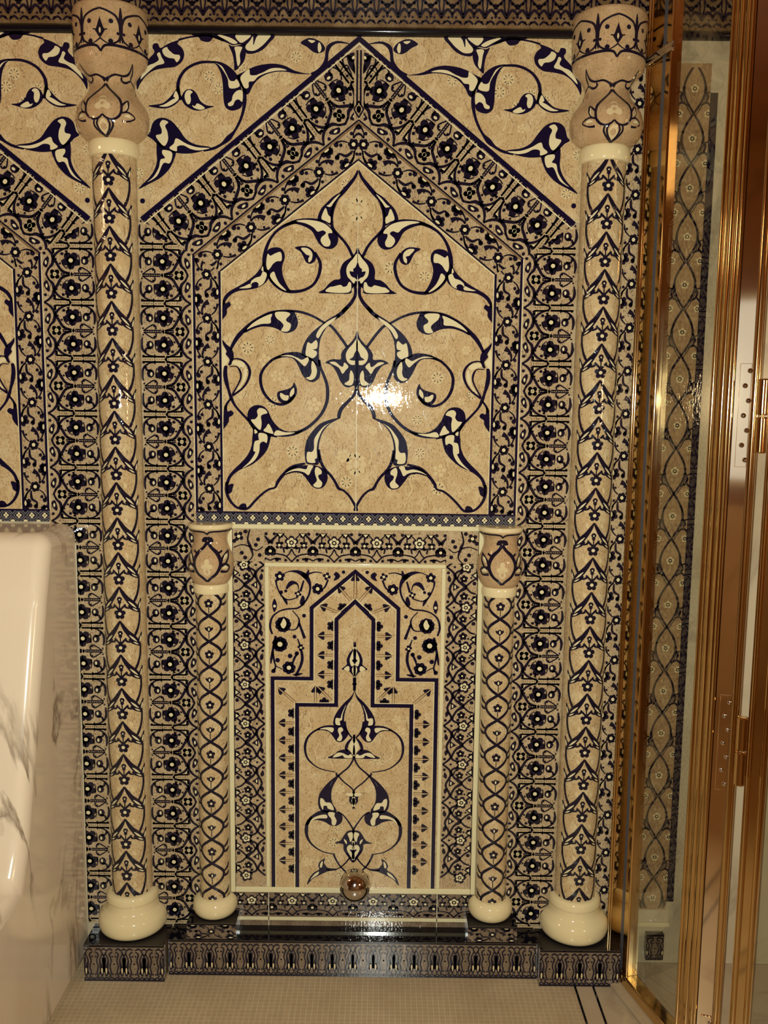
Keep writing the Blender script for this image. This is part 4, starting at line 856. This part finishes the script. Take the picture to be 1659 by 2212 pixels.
def capital_art():
    A = Art(); k = 0.001137/6.504; zf_ = zmap(CAPZ); R = prof_r(CAP); m = 'ink'
    def pt(x, y): z = zf_(y/6.504); return (asn(x*k, R(z)), z)
    def S(d, mm=m, l=2):
        for s in (1, -1): A.stroke([(s*pt(x, y)[0], pt(x, y)[1], w*k*(1.35 if mm == m else 1)) for x, y, w in P(d)], mm, l, 5)
    S('0,1140,50 50,1085,22 130,1040,18 230,1040,18 300,985,20 370,850,8'); S('370,850,8 340,960,18 300,1080,16 340,1180,14 360,1300,8'); S('300,1075,16 240,1140,24 200,1110,22 210,1060,14')
    S('0,1200,30 60,1270,20 150,1350,24 220,1420,26 246,1500,26 240,1590,26 190,1670,24 120,1700,20 50,1680,20 0,1625,18'); S('246,1500,24 310,1420,18 325,1500,20 300,1570,18'); S('240,1590,20 330,1570,18 400,1630,14 330,1700,16 250,1710,24')
    S('120,1700,20 130,1790,20 70,1880,18 0,1935,16'); S('60,1690,16 90,1770,20 60,1860,16 0,1930,14')
    S('300,1440,4 312,1500,18 300,1550,4', 'cream', 3); S('280,1630,10 330,1620,40 360,1640,6', 'cream', 3)
    A.blob([(pt(x, y)) for x, y in P('0,1690 55,1760 60,1830 0,1910 -60,1830 -55,1760')], 'flower', 1)
    A.flower(0, zf_(228), 0.021, 3, PI/2, 'flower', None, 1)
    # the flared band: round medallions with a tulip in each, over a line that dips like a heart at the front
    Rb = 0.0925; zb = lambda y: zf_(y/6.504)
    for i in (-1, 0, 1):
        x0 = i*0.098
        def T(d, mm=m, l=2):
            for s in (1, -1): A.stroke([(x0+s*x*k, zb(y), w*k) for x, y, w in P(d)], mm, l, 4)
        T('-285,262,8 -285,330,44 -282,430,52 -275,520,40 -235,590,26 -150,640,24'); T('-272,390,30 -225,325,32 -110,292,28 0,275,26'); T('-285,530,22 -300,610,18')
        T('-40,440,20 -100,430,16'); T('0,560,20 -60,610,16 -130,640,14')
        A.poly([(x0+a*k, zb(b)) for a, b in ((0, 330), (45, 400), (68, 450), (30, 520), (0, 560), (-30, 520), (-68, 450), (-45, 400))], m, 2); A.disc(x0, zb(450), 0.0026, 'flower', 3, 6, 0.007)
        for s in (1, -1): A.disc(x0+s*150*k, zb(355), 0.0058, m, 2, 7); A.disc(x0+s*140*k, zb(600), 0.0062, m, 2, 7); A.disc(x0+s*240*k, zb(480), 0.004, m, 2, 6)
    S('0,745,20 50,672,24 140,652,28 260,655,28 380,662,28 470,668,26 530,672,26')
    lim = 0.093*1.5
    return A.clip([(1, 0, lim), (-1, 0, lim)])
def small_capital_art():
    A = Art(); k = 0.00121; zf_ = zmap(SCAPZ); R = prof_r(SCAP); m = 'ink'
    def pt(x, y): z = zf_(y); return (asn(x*k, R(z)), z)
    def S(d, mm=m, l=2):
        for s in (1, -1): A.stroke([(s*pt(x, y)[0], pt(x, y)[1], w*k*1.6) for x, y, w in P(d)], mm, l, 5)
    S('0,1172,5 8,1184,4 20,1196,5 27,1210,5 28,1224,5 20,1240,4 8,1250,4 0,1258,3'); S('0,1163,3 6,1168,7 12,1172,2'); S('22,1198,3 30,1192,3'); S('28,1218,4 33,1206,4 40,1194,3 42,1208,3 38,1220,4'); S('28,1226,4 36,1222,4 44,1228,3 40,1238,3 28,1236,4')
    S('33,1212,1 37,1204,4 39,1200,1', 'cream', 3); S('32,1230,1 37,1228,5 41,1231,1', 'cream', 3)
    S('0,1158,2 4,1153,2.6 14,1151,2.6 30,1151,2.6 52,1150,2.6')
    A.flower(0, zf_(1222), 0.016, 3, PI/2, 'flower', None, 1); A.disc(0, zf_(1236), 0.01, 'flower', 1, 8)
    return A
BASE = [(0.076, 0.106), (0.086, 0.108), (0.0935, 0.118), (0.0955, 0.134), (0.092, 0.152), (0.081, 0.166), (0.0755, 0.172), (0.0725, 0.180), (0.0715, 0.192), (0.0725, 0.199), (0.070, 0.212), (0.064, 0.219), (0.056, 0.221)]
SBASE = [(0.046, 0.1505), (0.054, 0.152), (0.0605, 0.162), (0.0625, 0.175), (0.060, 0.189), (0.0545, 0.197), (0.048, 0.202), (0.042, 0.2035)]
RS, RC = 0.0560, 0.0425
def big_column():
    r = empty('engaged_column', (0, 0, 0))
    b, A = plinth('x', -0.110, 0.110, 0.101, 0, 0.106)
    art_mesh('pedestal_block', A, flat(0.101), r, b)
    half_lathe(smooth_prof(BASE)).build('base', M['stone'], r, smooth=True)
    m = half_lathe([(RS, 0.215), (RS, 2.196)])
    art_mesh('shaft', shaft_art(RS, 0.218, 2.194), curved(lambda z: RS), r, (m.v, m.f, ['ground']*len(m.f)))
    half_lathe(smooth_prof([(0.055, 2.190), (0.0615, 2.193), (0.0640, 2.203), (0.0640, 2.218), (0.061, 2.228), (0.055, 2.231)])).build('collar', M['stone'], r, smooth=True)
    pr = smooth_prof(CAP, 4); m = half_lathe(pr)
    o = art_mesh('capital', capital_art(), curved(prof_r(pr)), r, (m.v, m.f, ['cap']*len(m.f)))
    for q in ('shaft', 'capital'): pass
    return r
def small_column():
    r = empty('colonnette', (0, 0, 0.1045))
    b = MB(); b.box(-0.068, 0.068, -0.067, 0, 0.1045, 0.150)
    A = Art(); A.merge(scroll_border(-2, 2), lambda a, bb: (bb*0.8, 0.108+a*0.6)); A.clip([(1, 0, 0.068), (-1, 0, 0.068), (0, 1, -0.1045), (0, -1, 0.146)]); A.rect(-0.068, 0.068, 0.145, 0.150, 'black', 4)
    fm = ['black' if all(abs(b.v[j][2]-0.150) < 1e-6 for j in q) else 'ground_plinth' for q in b.f]
    child_at(art_mesh('pedestal_block', A, flat(0.067), r, (b.v, b.f, fm)), r)
    child_at(half_lathe(smooth_prof(SBASE)).build('base', M['stone'], r, smooth=True), r)
    m = half_lathe([(RC, 0.203), (RC, 1.073)])
    child_at(art_mesh('shaft', chain_art(RC, 0.205, 1.071), curved(lambda z: RC), r, (m.v, m.f, ['ground']*len(m.f))), r)
    child_at(half_lathe(smooth_prof([(0.041, 1.069), (0.0465, 1.071), (0.0480, 1.079), (0.0480, 1.088), (0.0455, 1.095), (0.041, 1.097)])).build('collar', M['stone'], r, smooth=True), r)
    pr = smooth_prof(SCAP, 4); m = half_lathe(pr)
    child_at(art_mesh('capital', small_capital_art(), curved(prof_r(pr)), r, (m.v, m.f, ['cap']*len(m.f))), r)
    child_at(half_lathe(smooth_prof([(0.055, 1.2455), (0.0590, 1.247), (0.0600, 1.252), (0.0585, 1.2585), (0.040, 1.260), (0.0, 1.260)])).build('abacus', M['stone'], r, smooth=True), r)
    return r
c1 = big_column(); c1.location = (U0-BAY/2+0.002, -0.006, 0)
c2 = copy_tree(c1); c2.location.x = U0+BAY/2+0.002
tag(c1, 'tall tile-clad column with dark chevron leaves, beside the white marble bench', 'column', 'tall engaged columns')
tag(c2, 'tall tile-clad column with dark chevron leaves, beside the brass and glass screen', 'column', 'tall engaged columns')
d1 = small_column(); d1.location = (U0-0.3885, -0.006, 0.1045+0.0012)
d2 = copy_tree(d1); d2.location.x = U0+0.3885
tag(d1, 'short colonnette with chain of dark ovals flanking the niche panel on the marble bench side', 'column', 'short colonnettes')
tag(d2, 'short colonnette with chain of dark ovals flanking the niche panel on the glass screen side', 'column', 'short colonnettes')

# ------------------------------------------------------------------ metal ball
u, z = wallpt(785, 1913, 0.055)
r = empty('ball_fixture', (u, 0, z))
m = MB(); R_ = 0.0435; nb = 24
m.lathe([(R_*math.sin(PI*i/nb), -R_*math.cos(PI*i/nb)) for i in range(nb+1)], n=48, cy=-0.055); m.build('ball', M['chrome'], r, smooth=True)
m = MB(); m.lathe([(0.0, 0.003), (0.018, 0.003), (0.018, 0.008), (0.010, 0.010), (0.010, 0.030)], n=24); o = m.build('stem', M['chrome'], r, smooth=True); o.rotation_euler = (PI/2, 0, 0)
tag(r, 'polished metal ball mounted on the lower edge of the niche panel', 'fixture')

# ------------------------------------------------------------------ marble bench on the left
prof = [(-0.006, 0.0), (-0.006, 1.252), (-0.20, 1.252), (-0.255, 1.10), (-0.42, 0.55), (-0.46, 0.47), (-0.80, 0.46), (-0.84, 0.40), (-0.84, 0.0)]
m = MB(); m.prism(prof, lambda a, b, t: (t, a, b), -1.95, -0.829)
r = empty('marble_bench', (-1.35, -0.3, 0)); o = m.build('bench_body', M['marble'], r, bevel=0.055, seg=8); o.location = (1.35, 0.3, 0)
me_ = o.data; at_ = me_.attributes.new('bevel_weight_edge', 'FLOAT', 'EDGE')       # every edge rounded except those against the wall
for e in me_.edges: at_.data[e.index].value = 0.0 if all(me_.vertices[i].co.y > -0.01 for i in e.vertices) else 1.0
o.modifiers['bevel'].limit_method = 'WEIGHT'
m = MB(); m.box(-0.8285, -0.8255, -0.0095, -0.0055, 0.107, 1.20); o = m.build('sealant_bead', M['grout'], r, bevel=0.001); o.location = (1.35, 0.3, 0)
tag(r, 'high-backed veined cream marble bench against the wall', 'bench')

# ------------------------------------------------------------------ lattice pilaster on the marble behind the glass
A = Art(); xc = 0.7725; p_ = 0.121
for i in range(-1, 21):
    zt = 2.44-i*p_
    for s in (1, -1):
        A.strip([(xc+s*0.027*math.sin(PI*j/14), zt-p_*j/14, 0.0058) for j in range(15)], 'ink', 2)
        A.strip([(xc+s*(0.004+0.026*math.sin(PI*j/14)), zt-0.006-p_*j/14, 0.0022) for j in range(2, 15)], 'ink', 2)
        A.stroke([(xc+s*0.026, zt-p_*0.52, 0.003), (xc+s*0.034, zt-p_*0.66, 0.007), (xc+s*0.028, zt-p_*0.80, 0.003)], 'ink', 2)
        A.stroke([(xc+s*0.016, zt-p_*0.84, 0.003), (xc+s*0.032, zt-p_*0.78, 0.006), (xc+s*0.042, zt-p_*0.86, 0.003)], 'ink', 2); A.stroke([(xc+s*0.028, zt-p_*0.60, 0.003), (xc+s*0.042, zt-p_*0.56, 0.004)], 'ink', 2)
        A.flower(xc+s*0.036, zt-p_, 0.010, 5, 0.3, 'flower', None, 1)
    A.flower(xc, zt-p_*0.5, 0.011, 5, PI/2, 'flower', None, 1)
A.clip([(1, 0, -0.70), (-1, 0, 0.8125), (0, 1, -0.17), (0, -1, 2.43)])
r = empty('lattice_pilaster', (0.76, 0, 0.0))
v, f, k = slab([(0.702, 0.165), (0.8125, 0.165), (0.8125, 2.44), (0.702, 2.44)], T1, 'shaft_side')  # browner ground paints in the weaker light behind the glass
o = art_mesh('lattice_strip', A, flat(T1), r, (v, f, k)); o.location.x = -0.76
m = MB(); m.box(0.8125, 0.832, -0.0032, 0, 0.19, 2.37); o = m.build('dark_line', M['ink'], r); o.location.x = -0.76
b, A = plinth('x', 0.757, 0.807, 0.016, 0.02, 0.098); o = art_mesh('foot_block', A, flat(0.016), r, b); o.location.x = -0.76
m = MB(); m.box(0.702, 0.825, -0.006, 0, 0.113, 0.125); o = m.build('cream_fillet', M['frame'], r, bevel=0.002); o.location.x = -0.76
tag(r, 'beige tile strip with ogee lattice and dark edge line, seen through the glass screen', 'pilaster')

# ------------------------------------------------------------------ brass and glass shower screen
class Fr:
    """vertical profile frame: t runs along, n towards the inside of the shower"""
    def __init__(s, ox, oy, deg):
        a = math.radians(deg); s.ox, s.oy, s.gx, s.gy = ox, oy, math.sin(a), -math.cos(a); s.a = a
    def pt(s, t, n, z): return (s.ox+s.gx*t+s.gy*n, s.oy+s.gy*t-s.gx*n, z)
    def tpx(s, px, py=1050):
        q = ray(px, py); mm = q[0]/q[1]; return (mm*(CAM_D+s.oy)-s.ox)/(s.gx-mm*s.gy)
    def zat(s, t, px, py): q = ray(px, py); return CAM_H+q[2]/q[1]*(CAM_D+s.oy+s.gy*t)
    def box(s, m, t0, t1, n0, n1, z0, z1):
        v = [s.pt(t, n, z) for t in (t0, t1) for n in (n0, n1) for z in (z0, z1)]
        m.add(v, [q[::-1] for q in [(0,1,3,2), (4,6,7,5), (0,4,5,1), (2,3,7,6), (0,2,6,4), (1,5,7,3)]])
    def reed(s, m, t, n, rad, z0, z1, k=12, flat_=1.0):
        m.prism([(t+rad*math.cos(PI*i/k), n+rad*flat_*math.sin(PI*i/k)) for i in range(k+1)], lambda a, b, zz: s.pt(a, b, zz), z0, z1)
ZT = 2.72
f1 = Fr(0.653, 0.0, 15)
t_ch, t_g0, t_g1, t_c2 = 0.011, f1.tpx(1393), f1.tpx(1399.5), f1.tpx(1414)
tA0, tA1 = f1.tpx(1527), f1.tpx(1578)
r = empty('shower_screen', (0.70, -0.2, 0))
def at_screen(o): o.location = -Vector(r.location); return o
m = MB(); f1.box(m, t_ch, t_g0, -0.012, 0.010, 0.045, ZT)
f1.reed(m, t_ch+0.006, 0.010, 0.005, 0.045, ZT); f1.reed(m, t_ch+0.017, 0.010, 0.003, 0.045, ZT)
at_screen(m.build('wall_channel', M['brass'], r, smooth=True))
m = MB(); f1.box(m, t_g0+0.0005, t_g1-0.0005, -0.010, 0.0105, 0.045, ZT); at_screen(m.build('seal_strip', M['gasket'], r))
m = MB(); f1.box(m, t_g1, t_c2, -0.012, 0.010, 0.045, ZT); f1.reed(m, t_c2-0.006, 0.010, 0.004, 0.045, ZT); at_screen(m.build('clamp_profile', M['brass'], r, smooth=True))
m = MB(); f1.box(m, t_c2-0.004, tA0+0.004, -0.004, 0.004, 0.045, ZT); at_screen(m.build('glass_pane', M['glass'], r))
m = MB(); wA = tA1-tA0
f1.box(m, tA0, tA0+wA*0.94, -0.016, 0.006, 0.0125, ZT)
for q, rr, fl2 in ((0.08, 0.06, 1.0), (0.22, 0.07, 0.6), (0.42, 0.13, 0.55), (0.68, 0.12, 0.55), (0.88, 0.075, 0.9)): f1.reed(m, tA0+wA*q, 0.006, wA*rr, 0.0125, ZT, flat_=fl2)
at_screen(m.build('post', M['brass'], r, smooth=True))
# polished jamb plate, turned to face the room
S_ = f1.pt(tA1-0.002, 0.006, 0); f2 = Fr(S_[0], S_[1], 72); tJ1 = f2.tpx(1607)
m = MB(); f2.box(m, 0.001, tJ1, -0.012, 0.0, 0.0125, ZT); at_screen(m.build('jamb_plate', M['brass_mirror'], r))
m = MB(); f1.box(m, 0.02, tA0, -0.020, 0.020, 0.0125, 0.044); at_screen(m.build('bottom_rail', M['brass'], r, bevel=0.004))
zc = f1.zat(0.06, 1405, 110)
for kz in (0.0,):
    m = MB(); f1.box(m, t_ch-0.001, t_c2+0.012, 0.0125, 0.021, zc-0.011, zc+0.011); at_screen(m.build('glass_clip', M['chrome'], r, bevel=0.004))
tag(r, 'fixed glass shower screen in a reeded brass frame at the right of the wall', 'shower screen')
m = MB(); f1.box(m, 0.03, 0.62, -0.06, 0.045, 0.0, 0.011); o = m.build('marble_curb', M['marble_floor'], bevel=0.003)
tag(o, 'low marble curb under the brass bottom rail of the glass screen', 'curb')
E_ = f2.pt(tJ1+0.002, 0.0, 0); f3 = Fr(E_[0], E_[1], 62)
tS1, tD0 = f3.tpx(1627), f3.tpx(1648)
r = empty('shower_door', (E_[0], E_[1], 0))
m = MB(); f3.box(m, 0.0005, tS1, -0.006, 0.004, 0.05, ZT); f3.reed(m, tS1*0.35, 0.004, tS1*0.3, 0.05, ZT, flat_=0.5); f3.reed(m, tS1*0.82, 0.004, tS1*0.14, 0.05, ZT); at_screen(m.build('hinge_stile', M['brass'], r, smooth=True))
m = MB(); f3.box(m, tD0, tD0+0.045, -0.006, 0.006, 0.05, ZT)
for q in (0.008, 0.036): f3.reed(m, tD0+q, 0.006, 0.006, 0.05, ZT)
at_screen(m.build('door_stile', M['brass'], r, smooth=True))
m = MB(); f3.box(m, tD0+0.043, tD0+0.60, -0.004, 0.004, 0.05, ZT); at_screen(m.build('door_glass', M['glass'], r))
tag(r, 'brass-framed glass shower door hung on hinges at the right edge', 'shower door')
def hinge(py, half, label):
    zc = f2.zat(tJ1*0.7, 1600, py)
    r = empty('door_hinge', f2.pt(tJ1, 0.0003, zc)); L0 = r.location.copy()
    def fix(o): o.location = -L0; return o
    a, b = tJ1*0.28, tJ1-0.0005
    m = MB(); f2.box(m, a, b, 0.0004, 0.0026, zc-half, zc+half); lf = fix(m.build('hinge_leaf', M['brass_mirror'], r, bevel=0.0008, seg=1))
    ns = 7
    for i in range(ns):
        s = MB(); s.lathe([(0.0, 0.0024), (0.0028, 0.0022), (0.0052, 0.0006), (0.0056, 0.0)], n=16)
        o = s.build('screw', M['chrome'], lf, smooth=True)
        o.matrix_local = Matrix.Translation(Vector(f2.pt(a+(b-a)*(0.86 if i % 2 == 0 else 0.5), 0.0026, zc+half*(0.86-1.72*i/(ns-1))))) @ Matrix.Rotation(math.atan2(-f2.gx, f2.gy), 4, 'Z') @ Matrix.Rotation(PI/2, 4, 'Y')
    tb = (tS1+tD0)/2; hb = half*0.70
    for z0, z1 in ((zc+0.002, zc+hb), (zc-hb, zc-0.002)):
        m = MB(); x, y, _ = f3.pt(tb, 0.036, 0); rad = (tD0-tS1)*0.62
        m.lathe([(0.0, z0), (rad-0.003, z0), (rad, z0+0.003), (rad, z1-0.003), (rad-0.003, z1), (0.0, z1)], n=28, cx=x, cy=y); fix(m.build('knuckle', M['brass'], r, smooth=True))
    tag(r, label, 'hinge', 'shower door hinges')
hinge(880, 0.112, 'brass hinge with flash-lit leaf and screws at eye level on the shower door')
hinge(1587, 0.112, 'brass hinge low on the shower door, with its whole leaf and barrel in view')
hinge(2270, 0.112, 'brass hinge at the bottom right corner, cut off by the picture edge')
